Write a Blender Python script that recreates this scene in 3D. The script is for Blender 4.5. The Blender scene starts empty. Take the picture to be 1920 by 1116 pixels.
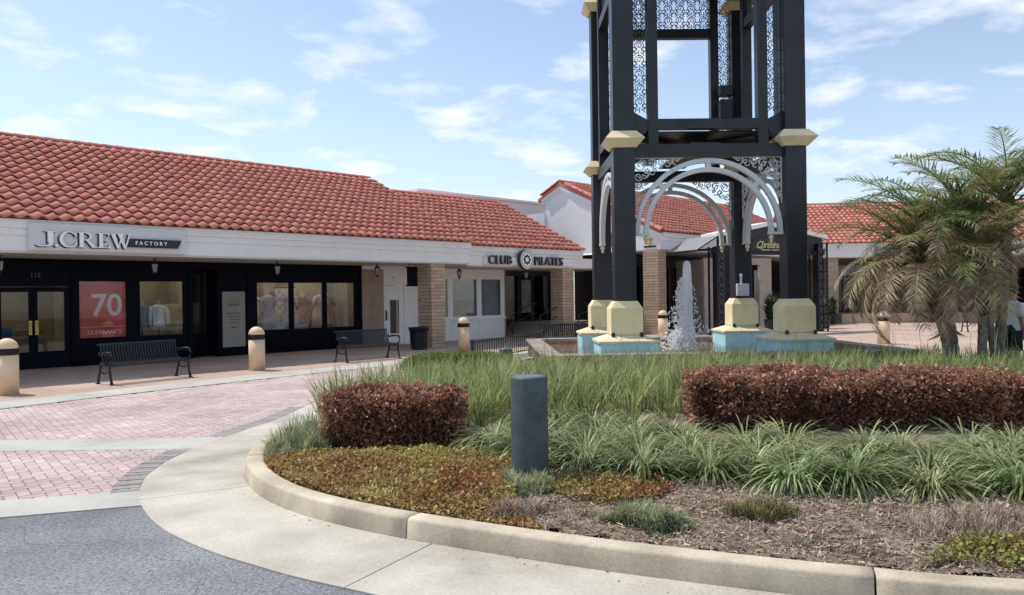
import bpy, bmesh, math, random
from mathutils import Vector, Matrix, Quaternion, noise
random.seed(7)
R = math.radians
sc = bpy.context.scene
col = sc.collection

# ------------------------------------------------------------------ camera
CH = 1.72
cam_d = bpy.data.cameras.new('camera'); cam = bpy.data.objects.new('camera', cam_d); col.objects.link(cam)
cam_d.sensor_width = 36.0; cam_d.lens = 1450/1920*36; cam_d.clip_end = 2000; cam_d.clip_start = .05
_p = math.atan(4.0/1450); _r = R(0.8)
F = Vector((0, math.cos(_p), -math.sin(_p))); DN = Vector((0, -math.sin(_p), -math.cos(_p))); X0 = Vector((1, 0, 0))
XR = X0*math.cos(_r) + DN*math.sin(_r); UP = X0*math.sin(_r) - DN*math.cos(_r)
m = Matrix((XR, UP, -F)).transposed().to_4x4(); m.translation = (0, 0, CH)
cam.matrix_world = m
sc.camera = cam

# ------------------------------------------------------------------ light
SUN_AZ = Vector((-.88, .47)).normalized(); SUN_EL = R(59)
sdir = Vector((SUN_AZ.x*math.cos(SUN_EL), SUN_AZ.y*math.cos(SUN_EL), math.sin(SUN_EL)))
sl = bpy.data.lights.new('sun', 'SUN'); sl.energy = 2.0; sl.angle = R(1.2); sl.color = (1, .95, .87)
so = bpy.data.objects.new('sun', sl); col.objects.link(so); so.location = (0, 0, 30)
so.rotation_euler = (-sdir).to_track_quat('-Z', 'Y').to_euler()
world = bpy.data.worlds.new('World'); sc.world = world; world.use_nodes = True
nt = world.node_tree; nt.nodes.clear()
def N(nt, t, **k):
    n = nt.nodes.new(t)
    for a, v in k.items(): setattr(n, a, v)
    return n
def math_n(nt, op, a, b=None, clamp=False):
    n = N(nt, 'ShaderNodeMath', operation=op, use_clamp=clamp)
    for i, v in enumerate((a, b)):
        if v is None: continue
        if isinstance(v, (int, float)): n.inputs[i].default_value = v
        else: nt.links.new(v, n.inputs[i])
    return n.outputs[0]
L = nt.links.new
sky = N(nt, 'ShaderNodeTexSky', sky_type='NISHITA', sun_disc=False)
sky.sun_elevation = SUN_EL; sky.sun_rotation = math.atan2(SUN_AZ.x, SUN_AZ.y)
sky.air_density = 1.0; sky.dust_density = .8; sky.ozone_density = 2.0
tc = N(nt, 'ShaderNodeTexCoord'); sep = N(nt, 'ShaderNodeSeparateXYZ'); L(tc.outputs['Generated'], sep.inputs[0])
zc = math_n(nt, 'ADD', math_n(nt, 'MAXIMUM', sep.outputs[2], 0.0), .16)
cx = math_n(nt, 'DIVIDE', sep.outputs[0], zc); cy = math_n(nt, 'DIVIDE', sep.outputs[1], zc)
cmb = N(nt, 'ShaderNodeCombineXYZ'); L(cx, cmb.inputs[0]); L(cy, cmb.inputs[1])
n1 = N(nt, 'ShaderNodeTexNoise'); n1.inputs['Scale'].default_value = 2.7; n1.inputs['Detail'].default_value = 9; n1.inputs['Roughness'].default_value = .56; n1.inputs['Distortion'].default_value = .25
L(cmb.outputs[0], n1.inputs['Vector'])
rmp = N(nt, 'ShaderNodeValToRGB'); rmp.color_ramp.elements[0].position = .49; rmp.color_ramp.elements[1].position = .68
L(n1.outputs['Fac'], rmp.inputs[0])
hz = math_n(nt, 'POWER', math_n(nt, 'SUBTRACT', 1.0, math_n(nt, 'MAXIMUM', sep.outputs[2], 0.0)), 5.0)
cl = math_n(nt, 'MULTIPLY', rmp.outputs[0], .85)
cl = math_n(nt, 'MAXIMUM', cl, math_n(nt, 'MULTIPLY', hz, .38), True)
cl = math_n(nt, 'ADD', math_n(nt, 'MULTIPLY', cl, .92), .08, True)
mx = N(nt, 'ShaderNodeMix', data_type='RGBA'); L(cl, mx.inputs['Factor']); L(sky.outputs[0], mx.inputs['A'])
mx.inputs['B'].default_value = (6.2, 6.3, 6.35, 1)
bg = N(nt, 'ShaderNodeBackground'); bg.inputs[1].default_value = .094
L(mx.outputs['Result'], bg.inputs[0]); wo = N(nt, 'ShaderNodeOutputWorld'); L(bg.outputs[0], wo.inputs[0])
sc.view_settings.view_transform = 'Standard'; sc.view_settings.look = 'None'; sc.view_settings.gamma = 1; sc.view_settings.exposure = 0.92
sc.cycles.use_denoising = True
sc.cycles.max_bounces = 6; sc.cycles.diffuse_bounces = 3; sc.cycles.transparent_max_bounces = 12

# ------------------------------------------------------------------ materials
MATS = {}
def M(name, c, rough=.65, var=.12, scale=3.0, bump=0, bscale=60, metal=0, spec=.4, rnd=0, c2=None, detail=5, emit=0, fine=0, fscale=90, hue=0, trans=0, stain=0, sscale=.6, ornd=0):
    if name in MATS: return MATS[name]
    mt = bpy.data.materials.new(name); mt.use_nodes = True; nt = mt.node_tree; L = nt.links.new
    b = nt.nodes['Principled BSDF']; b.inputs['Roughness'].default_value = rough; b.inputs['Metallic'].default_value = metal
    b.inputs['Specular IOR Level'].default_value = spec
    geo = N(nt, 'ShaderNodeNewGeometry')
    nz = N(nt, 'ShaderNodeTexNoise'); nz.inputs['Scale'].default_value = scale; nz.inputs['Detail'].default_value = detail
    L(geo.outputs['Position'], nz.inputs['Vector'])
    mixc = N(nt, 'ShaderNodeMix', data_type='RGBA')
    rp = N(nt, 'ShaderNodeMapRange'); rp.inputs[1].default_value = .3; rp.inputs[2].default_value = .7; L(nz.outputs['Fac'], rp.inputs[0])
    L(rp.outputs[0], mixc.inputs['Factor'])
    a = c; d = c2 or c
    mixc.inputs['A'].default_value = (*[v*(1-var) for v in a], 1); mixc.inputs['B'].default_value = (*[min(1, v*(1+var)) for v in d], 1)
    out = mixc.outputs['Result']
    if rnd or hue:
        oi = N(nt, 'ShaderNodeObjectInfo')
        s = math_n(nt, 'FRACT', math_n(nt, 'ADD', oi.outputs['Random'], geo.outputs['Random Per Island']))
        hsv = N(nt, 'ShaderNodeHueSaturation'); L(out, hsv.inputs['Color'])
        L(math_n(nt, 'ADD', math_n(nt, 'MULTIPLY', s, 2*rnd), 1-rnd), hsv.inputs['Value'])
        if hue:
            s2 = math_n(nt, 'FRACT', math_n(nt, 'MULTIPLY', s, 7.31))
            L(math_n(nt, 'ADD', math_n(nt, 'MULTIPLY', s2, 2*hue), .5-hue), hsv.inputs['Hue'])
        out = hsv.outputs[0]
    if ornd:
        oi2 = N(nt, 'ShaderNodeObjectInfo'); h5 = N(nt, 'ShaderNodeHueSaturation'); L(out, h5.inputs['Color'])
        L(math_n(nt, 'ADD', math_n(nt, 'MULTIPLY', oi2.outputs['Random'], 2*ornd), 1-ornd), h5.inputs['Value'])
        L(math_n(nt, 'ADD', math_n(nt, 'MULTIPLY', math_n(nt, 'FRACT', math_n(nt, 'MULTIPLY', oi2.outputs['Random'], 9.7)), .04), .475), h5.inputs['Hue']); out = h5.outputs[0]
    if fine:
        n3 = N(nt, 'ShaderNodeTexNoise'); n3.inputs['Scale'].default_value = fscale; n3.inputs['Detail'].default_value = 3
        L(geo.outputs['Position'], n3.inputs['Vector'])
        h2 = N(nt, 'ShaderNodeHueSaturation'); L(out, h2.inputs['Color'])
        L(math_n(nt, 'ADD', math_n(nt, 'MULTIPLY', n3.outputs['Fac'], 4*fine), 1-2*fine), h2.inputs['Value']); out = h2.outputs[0]
    if stain:
        n4 = N(nt, 'ShaderNodeTexNoise'); n4.inputs['Scale'].default_value = sscale; n4.inputs['Detail'].default_value = 9; n4.inputs['Roughness'].default_value = .62; n4.inputs['Distortion'].default_value = .6
        L(geo.outputs['Position'], n4.inputs['Vector']); r4 = N(nt, 'ShaderNodeMapRange'); r4.inputs[1].default_value = .50; r4.inputs[2].default_value = .68; r4.inputs[3].default_value = 1.0; r4.inputs[4].default_value = 1-stain
        L(n4.outputs['Fac'], r4.inputs[0]); h4 = N(nt, 'ShaderNodeHueSaturation'); L(out, h4.inputs['Color']); L(r4.outputs[0], h4.inputs['Value']); out = h4.outputs[0]
    L(out, b.inputs['Base Color'])
    if bump:
        n2 = N(nt, 'ShaderNodeTexNoise'); n2.inputs['Scale'].default_value = bscale; n2.inputs['Detail'].default_value = 4
        L(geo.outputs['Position'], n2.inputs['Vector'])
        bp = N(nt, 'ShaderNodeBump'); bp.inputs['Strength'].default_value = bump; bp.inputs['Distance'].default_value = .02
        L(n2.outputs['Fac'], bp.inputs['Height']); L(bp.outputs[0], b.inputs['Normal'])
    if emit:
        b.inputs['Emission Color'].default_value = (*c, 1); b.inputs['Emission Strength'].default_value = emit
    if trans:   # thin leaf: let some light through
        tr = N(nt, 'ShaderNodeBsdfTranslucent'); L(out, tr.inputs[0]); ms = N(nt, 'ShaderNodeMixShader'); ms.inputs[0].default_value = trans
        L(b.outputs[0], ms.inputs[1]); L(tr.outputs[0], ms.inputs[2]); L(ms.outputs[0], nt.nodes['Material Output'].inputs[0])
    MATS[name] = mt; return mt
def glass_mat(name, tint=(.92, .94, .95), refl=.0, rough=.02):
    mt = bpy.data.materials.new(name); mt.use_nodes = True; nt = mt.node_tree; nt.nodes.clear(); L = nt.links.new
    t = N(nt, 'ShaderNodeBsdfTransparent'); t.inputs[0].default_value = (*tint, 1)
    g = N(nt, 'ShaderNodeBsdfGlossy'); g.inputs['Roughness'].default_value = rough
    geo = N(nt, 'ShaderNodeNewGeometry'); dt_ = N(nt, 'ShaderNodeVectorMath', operation='DOT_PRODUCT'); L(geo.outputs['Normal'], dt_.inputs[0]); L(geo.outputs['Incoming'], dt_.inputs[1])
    gz = math_n(nt, 'POWER', math_n(nt, 'SUBTRACT', 1.0, math_n(nt, 'ABSOLUTE', dt_.outputs['Value'])), 5.0)   # same from both sides of the pane
    fac = math_n(nt, 'ADD', math_n(nt, 'MULTIPLY', gz, .9), .035+refl, True)
    ms = N(nt, 'ShaderNodeMixShader'); L(fac, ms.inputs[0]); L(t.outputs[0], ms.inputs[1]); L(g.outputs[0], ms.inputs[2])
    o = N(nt, 'ShaderNodeOutputMaterial'); L(ms.outputs[0], o.inputs[0]); MATS[name] = mt; return mt

white = M('white_paint', (.86, .86, .86), .55, .04, 1.2, fine=.03, fscale=14, stain=.08, sscale=1.2)
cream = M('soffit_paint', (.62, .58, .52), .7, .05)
stucco = M('white_stucco', (.86, .85, .85), .85, .04, .8, bump=.25, bscale=50, stain=.05)
tile_m = M('clay_tile', (.66, .255, .195), .85, .12, 1.4, bump=.3, bscale=45, rnd=.075, hue=.006, spec=.12, stain=.14, sscale=1.3)
navy = M('navy_panel', (.0035, .005, .011), .5, .10, 2, spec=.07)
brickm = M('buff_brick', (.52, .385, .28), .85, .12, 7, bump=.5, bscale=55, rnd=.13)
mortar = M('mortar', (.22, .165, .125), .95)
beige = M('beige_panel', (.40, .30, .24), .8, .08, 4)
dark = M('charcoal_frame', (.008, .0085, .011), .45, spec=.3)
black = M('black_metal', (.010, .012, .015), .38, .1, spec=.5)
tower_m = M('tower_paint', (.013, .015, .021), .42, .2, 1.6, spec=.5, stain=.35, sscale=1.2, c2=(.019, .021, .027))
silver = M('silver_paint', (.66, .68, .69), .5, .06, 3, stain=.12, sscale=4)
tan = M('tan_paint', (.86, .74, .45), .7, .06, 3, fine=.02, stain=.14, sscale=2.5)
tan_b = M('bollard_paint', (.78, .575, .39), .6, .06, 2.5, fine=.03, fscale=20, stain=.12, sscale=3)
aqua = M('aqua_paint', (.40, .70, .77), .6, .10, 5, c2=(.46, .77, .83), stain=.16, sscale=3)
conc = M('concrete_apron', (.445, .405, .33), .9, .16, 1.1, bump=.25, bscale=90, c2=(.53, .495, .42), fine=.12, fscale=45, stain=.24, sscale=.8)
kerb_m = M('kerb_concrete', (.48, .405, .30), .9, .14, 2.2, bump=.18, bscale=90, c2=(.58, .505, .385), fine=.12, fscale=45, stain=.24, sscale=1.4)
band_m = M('band_concrete', (.49, .475, .42), .9, .10, 1.4, bump=.3, bscale=80, fine=.10, fscale=45, stain=.18, sscale=.9)
asph = M('asphalt', (.225, .23, .242), .92, .16, .7, bump=.9, bscale=110, fine=.55, fscale=48, c2=(.295, .30, .31), stain=.22, sscale=.5)
brick_p = M('pink_paver', (.50, .375, .35), .9, .10, .8, bump=.3, bscale=60, rnd=.12, c2=(.56, .445, .42), stain=.14, sscale=.7)
joint_m = M('paver_joint', (.22, .18, .165), .95)
border_m = M('grey_paver', (.30, .275, .26), .9, .1, 3, rnd=.14)
soil_m = M('mulch_soil', (.165, .12, .087), .95, .35, 5, bump=1.0, bscale=40, c2=(.21, .16, .12))
glass = glass_mat('window_glass'); glass_d = glass_mat('dim_glass', (.35, .38, .40), .01)
def ground_mat():
    mt = M('plaza_paving', (.44, .315, .245), .88, .12, .5, bump=.15, bscale=40, c2=(.50, .38, .31), fine=.03, fscale=30, stain=.14, sscale=.35)
    nt = mt.node_tree; L = nt.links.new; b = nt.nodes['Principled BSDF']; src = b.inputs['Base Color'].links[0].from_socket
    geo = N(nt, 'ShaderNodeNewGeometry'); mp = N(nt, 'ShaderNodeMapping'); mp.inputs['Rotation'].default_value = (0, 0, R(-46))
    L(geo.outputs['Position'], mp.inputs['Vector'])
    br = N(nt, 'ShaderNodeTexBrick'); br.offset = 0; br.inputs['Scale'].default_value = .33; br.inputs['Mortar Size'].default_value = .004
    br.inputs['Brick Width'].default_value = .5; br.inputs['Row Height'].default_value = .5
    L(mp.outputs[0], br.inputs['Vector'])
    mx = N(nt, 'ShaderNodeMix', data_type='RGBA', blend_type='MULTIPLY'); L(math_n(nt, 'MULTIPLY', br.outputs['Fac'], .55), mx.inputs['Factor'])
    L(src, mx.inputs['A']); mx.inputs['B'].default_value = (.45, .42, .4, 1); L(mx.outputs['Result'], b.inputs['Base Color'])
    return mt
def crack(mt, sc_, w, dark_):
    nt = mt.node_tree; L = nt.links.new; b = nt.nodes['Principled BSDF']; src = b.inputs['Base Color'].links[0].from_socket
    geo = N(nt, 'ShaderNodeNewGeometry'); nz = N(nt, 'ShaderNodeTexNoise'); nz.inputs['Scale'].default_value = 2.2; nz.inputs['Detail'].default_value = 6; L(geo.outputs['Position'], nz.inputs['Vector'])
    va = N(nt, 'ShaderNodeVectorMath', operation='MULTIPLY_ADD'); L(nz.outputs['Color'], va.inputs[0]); va.inputs[1].default_value = (.5, .5, .5); L(geo.outputs['Position'], va.inputs[2])
    vo = N(nt, 'ShaderNodeTexVoronoi', feature='DISTANCE_TO_EDGE'); vo.inputs['Scale'].default_value = sc_; L(va.outputs[0], vo.inputs['Vector'])
    n2 = N(nt, 'ShaderNodeTexNoise'); n2.inputs['Scale'].default_value = .9; L(geo.outputs['Position'], n2.inputs['Vector'])
    f = math_n(nt, 'MULTIPLY', math_n(nt, 'LESS_THAN', vo.outputs['Distance'], w), math_n(nt, 'GREATER_THAN', n2.outputs['Fac'], .5))
    mx = N(nt, 'ShaderNodeMix', data_type='RGBA', blend_type='MULTIPLY'); L(f, mx.inputs['Factor']); L(src, mx.inputs['A']); mx.inputs['B'].default_value = (dark_, dark_, dark_, 1); L(mx.outputs['Result'], b.inputs['Base Color'])
crack(asph, .45, .0022, .6)
ground_m = ground_mat()

# ------------------------------------------------------------------ mesh helpers
class MB:
    def __init__(s): s.v = []; s.f = []
    def add(s, vs, fs):
        o = len(s.v); s.v += [tuple(p) for p in vs]; s.f += [tuple(i+o for i in f) for f in fs]; return s
    def box(s, x0, x1, y0, y1, z0, z1):
        return s.add([(x0,y0,z0),(x1,y0,z0),(x1,y1,z0),(x0,y1,z0),(x0,y0,z1),(x1,y0,z1),(x1,y1,z1),(x0,y1,z1)],
                     [(0,3,2,1),(4,5,6,7),(0,1,5,4),(1,2,6,5),(2,3,7,6),(3,0,4,7)])
    def frustum(s, a, z0, b, z1, cx=0, cy=0, caps=True):
        vs = [(cx+i*a, cy+j*a, z0) for i, j in ((-1,-1),(1,-1),(1,1),(-1,1))] + [(cx+i*b, cy+j*b, z1) for i, j in ((-1,-1),(1,-1),(1,1),(-1,1))]
        fs = [(0,1,5,4),(1,2,6,5),(2,3,7,6),(3,0,4,7)]
        if caps: fs += [(0,3,2,1),(4,5,6,7)]
        return s.add(vs, fs)
    def prism(s, poly, h0, h1, fn=None):            # 2-D convex/ccw polygon extruded; fn(u,v,h) -> point
        n = len(poly); fn = fn or (lambda u, v, h: (u, v, h))
        vs = [fn(u, v, h0) for u, v in poly] + [fn(u, v, h1) for u, v in poly]
        return s.add(vs, [tuple(range(n-1, -1, -1)), tuple(range(n, 2*n))] + [(i, (i+1) % n, n+(i+1) % n, n+i) for i in range(n)])
    def lathe(s, prof, n=20, sx=1, sy=1, c=(0, 0, 0), wob=None, caps=True):
        vs = []
        for k, (r, z) in enumerate(prof):
            for i in range(n):
                a = 2*math.pi*i/n; q = r*(wob(a, k) if wob else 1)
                vs.append((c[0]+q*sx*math.cos(a), c[1]+q*sy*math.sin(a), c[2]+z))
        fs = [(k*n+i, k*n+(i+1) % n, (k+1)*n+(i+1) % n, (k+1)*n+i) for k in range(len(prof)-1) for i in range(n)]
        if caps: fs += [tuple(range(n-1, -1, -1)), tuple(range((len(prof)-1)*n, len(prof)*n))]
        return s.add(vs, fs)
    def tube(s, pts, r, n=6, taper=None):
        pts = [Vector(p) for p in pts]; rings = []
        for i, p in enumerate(pts):
            t = (pts[min(i+1, len(pts)-1)] - pts[max(i-1, 0)]).normalized()
            u = t.cross(Vector((0, 0, 1)));
            if u.length < 1e-3: u = t.cross(Vector((1, 0, 0)))
            u.normalize(); w = u.cross(t); rr = r if taper is None else r*taper[i]
            rings.append([p + u*rr*math.cos(2*math.pi*k/n) + w*rr*math.sin(2*math.pi*k/n) for k in range(n)])
        vs = [q for g in rings for q in g]
        fs = [(i*n+k, (i+1)*n+k, (i+1)*n+(k+1) % n, i*n+(k+1) % n) for i in range(len(pts)-1) for k in range(n)]
        fs += [tuple(range(n)), tuple(range(len(vs)-1, len(vs)-1-n, -1))]
        return s.add(vs, fs)
    def bar(s, p, q, w, h, up=(0, 0, 1)):            # rectangular bar from p to q
        p, q = Vector(p), Vector(q); t = (q-p).normalized(); up = Vector(up)
        u = t.cross(up);
        if u.length < 1e-3: u = t.cross(Vector((1, 0, 0)))
        u.normalize(); v = u.cross(t); c = [(-1,-1),(1,-1),(1,1),(-1,1)]
        vs = [p+u*a*w/2+v*b*h/2 for a, b in c] + [q+u*a*w/2+v*b*h/2 for a, b in c]
        return s.add(vs, [(3,2,1,0),(4,5,6,7),(0,1,5,4),(1,2,6,5),(2,3,7,6),(3,0,4,7)])
    def ribbon(s, pts, w, th, fn):                   # flat scroll in a plane: pts 2-D, fn(u,v,h)
        rings = []
        for i, p in enumerate(pts):
            a = pts[max(i-1, 0)]; b = pts[min(i+1, len(pts)-1)]; dx, dy = b[0]-a[0], b[1]-a[1]; l = math.hypot(dx, dy) or 1
            nx, ny = -dy/l*w/2, dx/l*w/2
            rings.append([fn(p[0]+nx, p[1]+ny, -th/2), fn(p[0]-nx, p[1]-ny, -th/2), fn(p[0]-nx, p[1]-ny, th/2), fn(p[0]+nx, p[1]+ny, th/2)])
        return s.add([q for g in rings for q in g], [(i*4+k, (i+1)*4+k, (i+1)*4+(k+1) % 4, i*4+(k+1) % 4) for i in range(len(pts)-1) for k in range(4)])
    def mesh(s, name, mat=None, smooth=False):
        me = bpy.data.meshes.new(name); me.from_pydata(s.v, [], s.f); me.validate()
        if mat: me.materials.append(mat)
        if smooth: me.polygons.foreach_set('use_smooth', [True]*len(me.polygons))
        return me
    def build(s, name, mat, parent=None, smooth=False, bevel=0):
        o = link(name, s.mesh(name, mat, smooth), parent)
        if bevel:
            b = o.modifiers.new('bevel', 'BEVEL'); b.width = bevel; b.segments = 2; b.limit_method = 'ANGLE'
        return o
def link(name, me, parent=None, loc=None, rot=None):
    o = bpy.data.objects.new(name, me); col.objects.link(o)
    if parent is not None: o.parent = parent
    if loc is not None: o.location = loc
    if rot is not None: o.rotation_euler = rot
    return o
def tag(o, label=None, cat=None, group=None, kind=None):
    if label: o['label'] = label
    if cat: o['category'] = cat
    if group: o['group'] = group
    if kind: o['kind'] = kind
    return o
def thing(name, label, cat, loc=(0, 0, 0), rz=0, group=None):
    o = link(name, None, None, loc, (0, 0, rz)); return tag(o, label, cat, group)
def copy_tree(o, parent=None):
    c = o.copy(); col.objects.link(c); c.parent = parent
    for ch in list(o.children): copy_tree(ch, c)
    return c
def pieces(name, me, parent, spots):                 # alike pieces sharing one mesh; spots: (loc, rot) or Matrix
    for sp in spots:
        o = link(name, me, parent)
        if isinstance(sp, Matrix): o.matrix_basis = sp
        else:
            o.location = sp[0]
            if len(sp) > 1: o.rotation_euler = sp[1]
def text_mesh(txt, size, ext=.01, shear=0, space=1.0, align='LEFT', offset=0):
    cu = bpy.data.curves.new('lettering', 'FONT'); cu.body = txt; cu.size = size; cu.extrude = ext; cu.shear = shear
    cu.space_character = space; cu.align_x = align; cu.offset = offset; cu.resolution_u = 3
    ob = bpy.data.objects.new('lettering', cu); col.objects.link(ob)
    dg = bpy.context.evaluated_depsgraph_get(); me = bpy.data.meshes.new_from_object(ob.evaluated_get(dg))
    bpy.data.objects.remove(ob); bpy.data.curves.remove(cu); return me
def put_text(name, txt, size, mat, parent, loc, rot=(R(90), 0, 0), **k):
    me = text_mesh(txt, size, **k); me.materials.clear(); me.materials.append(mat)
    return link(name, me, parent, loc, rot)
def smoothpath(P, step=.2):
    out = []
    for i in range(len(P)-1):
        p0 = Vector(P[max(i-1, 0)]); p1 = Vector(P[i]); p2 = Vector(P[i+1]); p3 = Vector(P[min(i+2, len(P)-1)])
        n = max(2, int((p2-p1).length/step))
        for k in range(n):
            t = k/n; out.append(.5*((2*p1)+(p2-p0)*t+(2*p0-5*p1+4*p2-p3)*t*t+(3*p1-p0-3*p2+p3)*t**3))
    out.append(Vector(P[-1])); return out
def inpoly(x, y, P):
    c = False; j = len(P)-1
    for i in range(len(P)):
        if (P[i][1] > y) != (P[j][1] > y) and x < (P[j][0]-P[i][0])*(y-P[i][1])/(P[j][1]-P[i][1])+P[i][0]: c = not c
        j = i
    return c

# ================================================================== GROUND
mb = MB(); mb.add([(-300,-60,0),(300,-60,0),(300,500,0),(-300,500,0)], [(0,1,2,3)])
tag(mb.build('ground', ground_m), 'terracotta toned paved plaza and walkway in front of the shops', 'ground', kind='structure')

# the planted island: kerb line measured on the ground
K = [(13.5,16.0),(14.6,12.5),(14.2,9.2),(12.2,6.4),(9.6,4.7),(6.8,3.9),(4.4,3.72),(2.62,4.0),(1.84,4.24),(1.13,4.51),(.31,4.87),(-.77,5.44),(-1.45,5.90),(-1.95,6.36),(-2.35,6.92),(-2.64,7.55),(-2.78,8.25),(-2.76,9.0),(-2.62,9.9),(-2.46,10.8),(-2.38,12),(-2.3,13.2),(-2.0,14.7),(-1.5,16.2),(-.8,17.5),(-.1,18.6),(.4,19.5)]
KP = smoothpath(K, .12)
def offset(P, d):
    o = []
    for i, p in enumerate(P):
        t = (P[min(i+1, len(P)-1)]-P[max(i-1, 0)]).normalized(); o.append(p + Vector((t.y, -t.x))*(-d))
    return o
# walking K front->left->back keeps the bed on the right hand side, so the outside is the left
def strip(P, Q, z, name, mat, parent=None):
    n = len(P); vs = [(p.x, p.y, z) for p in P]+[(q.x, q.y, z) for q in Q]
    return MB().add(vs, [(i, i+1, n+i+1, n+i) for i in range(n-1)]).build(name, mat, parent)
cum = [0]
for i in range(1, len(KP)): cum.append(cum[-1]+(KP[i]-KP[i-1]).length)
def side_out():
    i = len(KP)//2; t = (KP[i+1]-KP[i]).normalized(); nrm = Vector((-t.y, t.x)); c = Vector((4, 11))
    return 1 if (KP[i]+nrm-c).length > (KP[i]-c).length else -1
SO = side_out()
def off(i, d):
    t = (KP[min(i+1, len(KP)-1)]-KP[max(i-1, 0)]).normalized(); return KP[i]+Vector((-t.y, t.x))*SO*d
def near_idx(x, y): return min(range(len(KP)), key=lambda i: (KP[i].x-x)**2+(KP[i].y-y)**2)
jx = near_idx(-.77, 5.45)
def joints(first, step):
    s0 = cum[first]; ks = []
    s = s0 - step*int(s0/step)
    while s < cum[-1]:
        ks.append(min(range(len(cum)), key=lambda i: abs(cum[i]-s))); s += step
    return sorted(set([0]+ks+[len(KP)-1]))
kerb = link('kerb', None); tag(kerb, 'curved tan concrete kerb around the planting bed', 'kerb', kind='structure')
prof = [(0,-.05),(-.002,.02),(-.014,.140),(-.020,.153),(-.032,.160),(-.06,.163),(-.165,.160),(-.182,.153),(-.19,.13),(-.19,-.05)]
JJ = joints(jx, 3.05)
for a, b in zip(JJ[:-1], JJ[1:]):
    vs = []; npf = len(prof); idx = list(range(a, b+1))
    for q, i in enumerate(idx):
        t = (KP[min(i+1, len(KP)-1)]-KP[max(i-1, 0)]).normalized()
        sh = .006 if q == 0 else (-.006 if q == len(idx)-1 else 0)
        for d, z in prof: p = off(i, d)+t*sh; vs.append((p.x, p.y, z))
    fs = [(q*npf+k, q*npf+k+1, (q+1)*npf+k+1, (q+1)*npf+k) for q in range(len(idx)-1) for k in range(npf-1)]
    fs += [tuple(range(npf)), tuple(range(len(vs)-1, len(vs)-1-npf, -1))]
    me = MB().add(vs, fs); o = me.build('kerb_section', kerb_m, kerb, smooth=True)
    bm = bmesh.new(); bm.from_mesh(o.data); bmesh.ops.recalc_face_normals(bm, faces=bm.faces); bm.to_mesh(o.data); bm.free()
    for p in o.data.polygons:
        if len(p.vertices) > 4: p.use_smooth = False
apron = link('gutter_apron', None); tag(apron, 'pale concrete gutter apron slabs following the kerb', 'gutter', kind='structure')
JA = joints(near_idx(-.6, 5.35), 2.55)
for a, b in zip(JA[:-1], JA[1:]):
    P = []; Q = []
    for q, i in enumerate(range(a, b+1)):
        t = (KP[min(i+1, len(KP)-1)]-KP[max(i-1, 0)]).normalized(); sh = .005 if i == a else (-.005 if i == b else 0)
        P.append(off(i, .0)+t*sh); Q.append(off(i, .90+.012*noise.noise(Vector((i*.37, 0, 0))))+t*sh)
    n = len(P)
    vs = [(p.x, p.y, .016) for p in P]+[(p.x, p.y, .016) for p in Q]+[(p.x, p.y, 0) for p in P]+[(p.x, p.y, 0) for p in Q]
    fs = [(i, i+1, n+i+1, n+i) for i in range(n-1)]+[(n+i, n+i+1, 3*n+i+1, 3*n+i) for i in range(n-1)]+[(0, n, 3*n, 2*n), (n-1, 2*n-1, 4*n-1, 3*n-1)]
    MB().add(vs, fs).build('slab', conc, apron)
# asphalt in front of the apron, bounded by the front band
mb = MB(); mb.add([(-40,-30,.004),(40,-30,.004),(40,3.2,.004),(16,10,.004),(3,5.0,.004),(-2.6,6.6,.004),(-40,-4.6,.004)], [(0,1,2,3,4,5,6)])
tag(mb.build('asphalt_road', asph), 'grey weathered asphalt driveway in front of the planted island', 'road', kind='structure')
def band(name, A, Bq, label):      # A: far edge from x0 to x1, Bq: near edge
    z = .014; mb = MB(); mb.add([(*A[0],z),(*A[1],z),(*Bq[1],z),(*Bq[0],z),(*A[0],0),(*A[1],0),(*Bq[1],0),(*Bq[0],0)], [(0,3,2,1),(0,1,5,4),(3,7,6,2),(0,4,7,3),(1,2,6,5)])
    return tag(mb.build(name, band_m), label, 'paving', kind='structure')
band('concrete_band', [(-16,9.62),(-3.0,9.57)], [(-16,8.90),(-3.0,8.86)], 'pale concrete band crossing the pink brick road')
band('concrete_band', [(-16,3.4),(-2.9,7.09)], [(-16,2.45),(-2.6,6.60)], 'pale concrete band between asphalt and pink brick')
WO = smoothpath([(-16,2.5),(-12.5,7.6),(-10.3,11.0),(-8.82,13.2),(-7.9,14.6),(-6.85,16.0),(-5.38,17.9),(-3.6,20.0),(-1.6,22.0),(.5,24.0)], .4)
WI = []
for i, p in enumerate(WO):
    t = (WO[min(i+1, len(WO)-1)]-WO[max(i-1, 0)]).normalized(); WI.append(p+Vector((t.y, -t.x))*(.95 if p.y < 17 else .95))
tag(strip(WO, WI, .018, 'edge_band', band_m), 'pale concrete edging strip between walkway and pink brick road', 'paving', kind='structure')

# pink herringbone pavers
RP = [(p.x, p.y) for p in WI]+[(p.x, p.y) for p in [off(i, .80) for i in range(len(KP)-1, jx, -1)]]+[(-3.0,6.8),(-16,3.1)]
road = MB().add([(x, y, .003) for x, y in RP], [tuple(range(len(RP)-1, -1, -1))]).build('brick_road', joint_m)
tag(road, 'pink herringbone brick roadway between walkway and planted island', 'road', kind='structure')
bl, bw = .198, .098
pb = MB(); g = .004
pb.add([(-bl/2,-bw/2,-.006),(bl/2,-bw/2,-.006),(bl/2,bw/2,-.006),(-bl/2,bw/2,-.006),(-bl/2+g,-bw/2+g,.004),(bl/2-g,-bw/2+g,.004),(bl/2-g,bw/2-g,.004),(-bl/2+g,bw/2-g,.004)],
       [(4,5,6,7),(0,1,5,4),(1,2,6,5),(2,3,7,6),(3,0,4,7)])
pav = pb.mesh('paver', brick_p)
spots = []
A0 = R(38); ca, sa = math.cos(A0), math.sin(A0); U = .103
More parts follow.
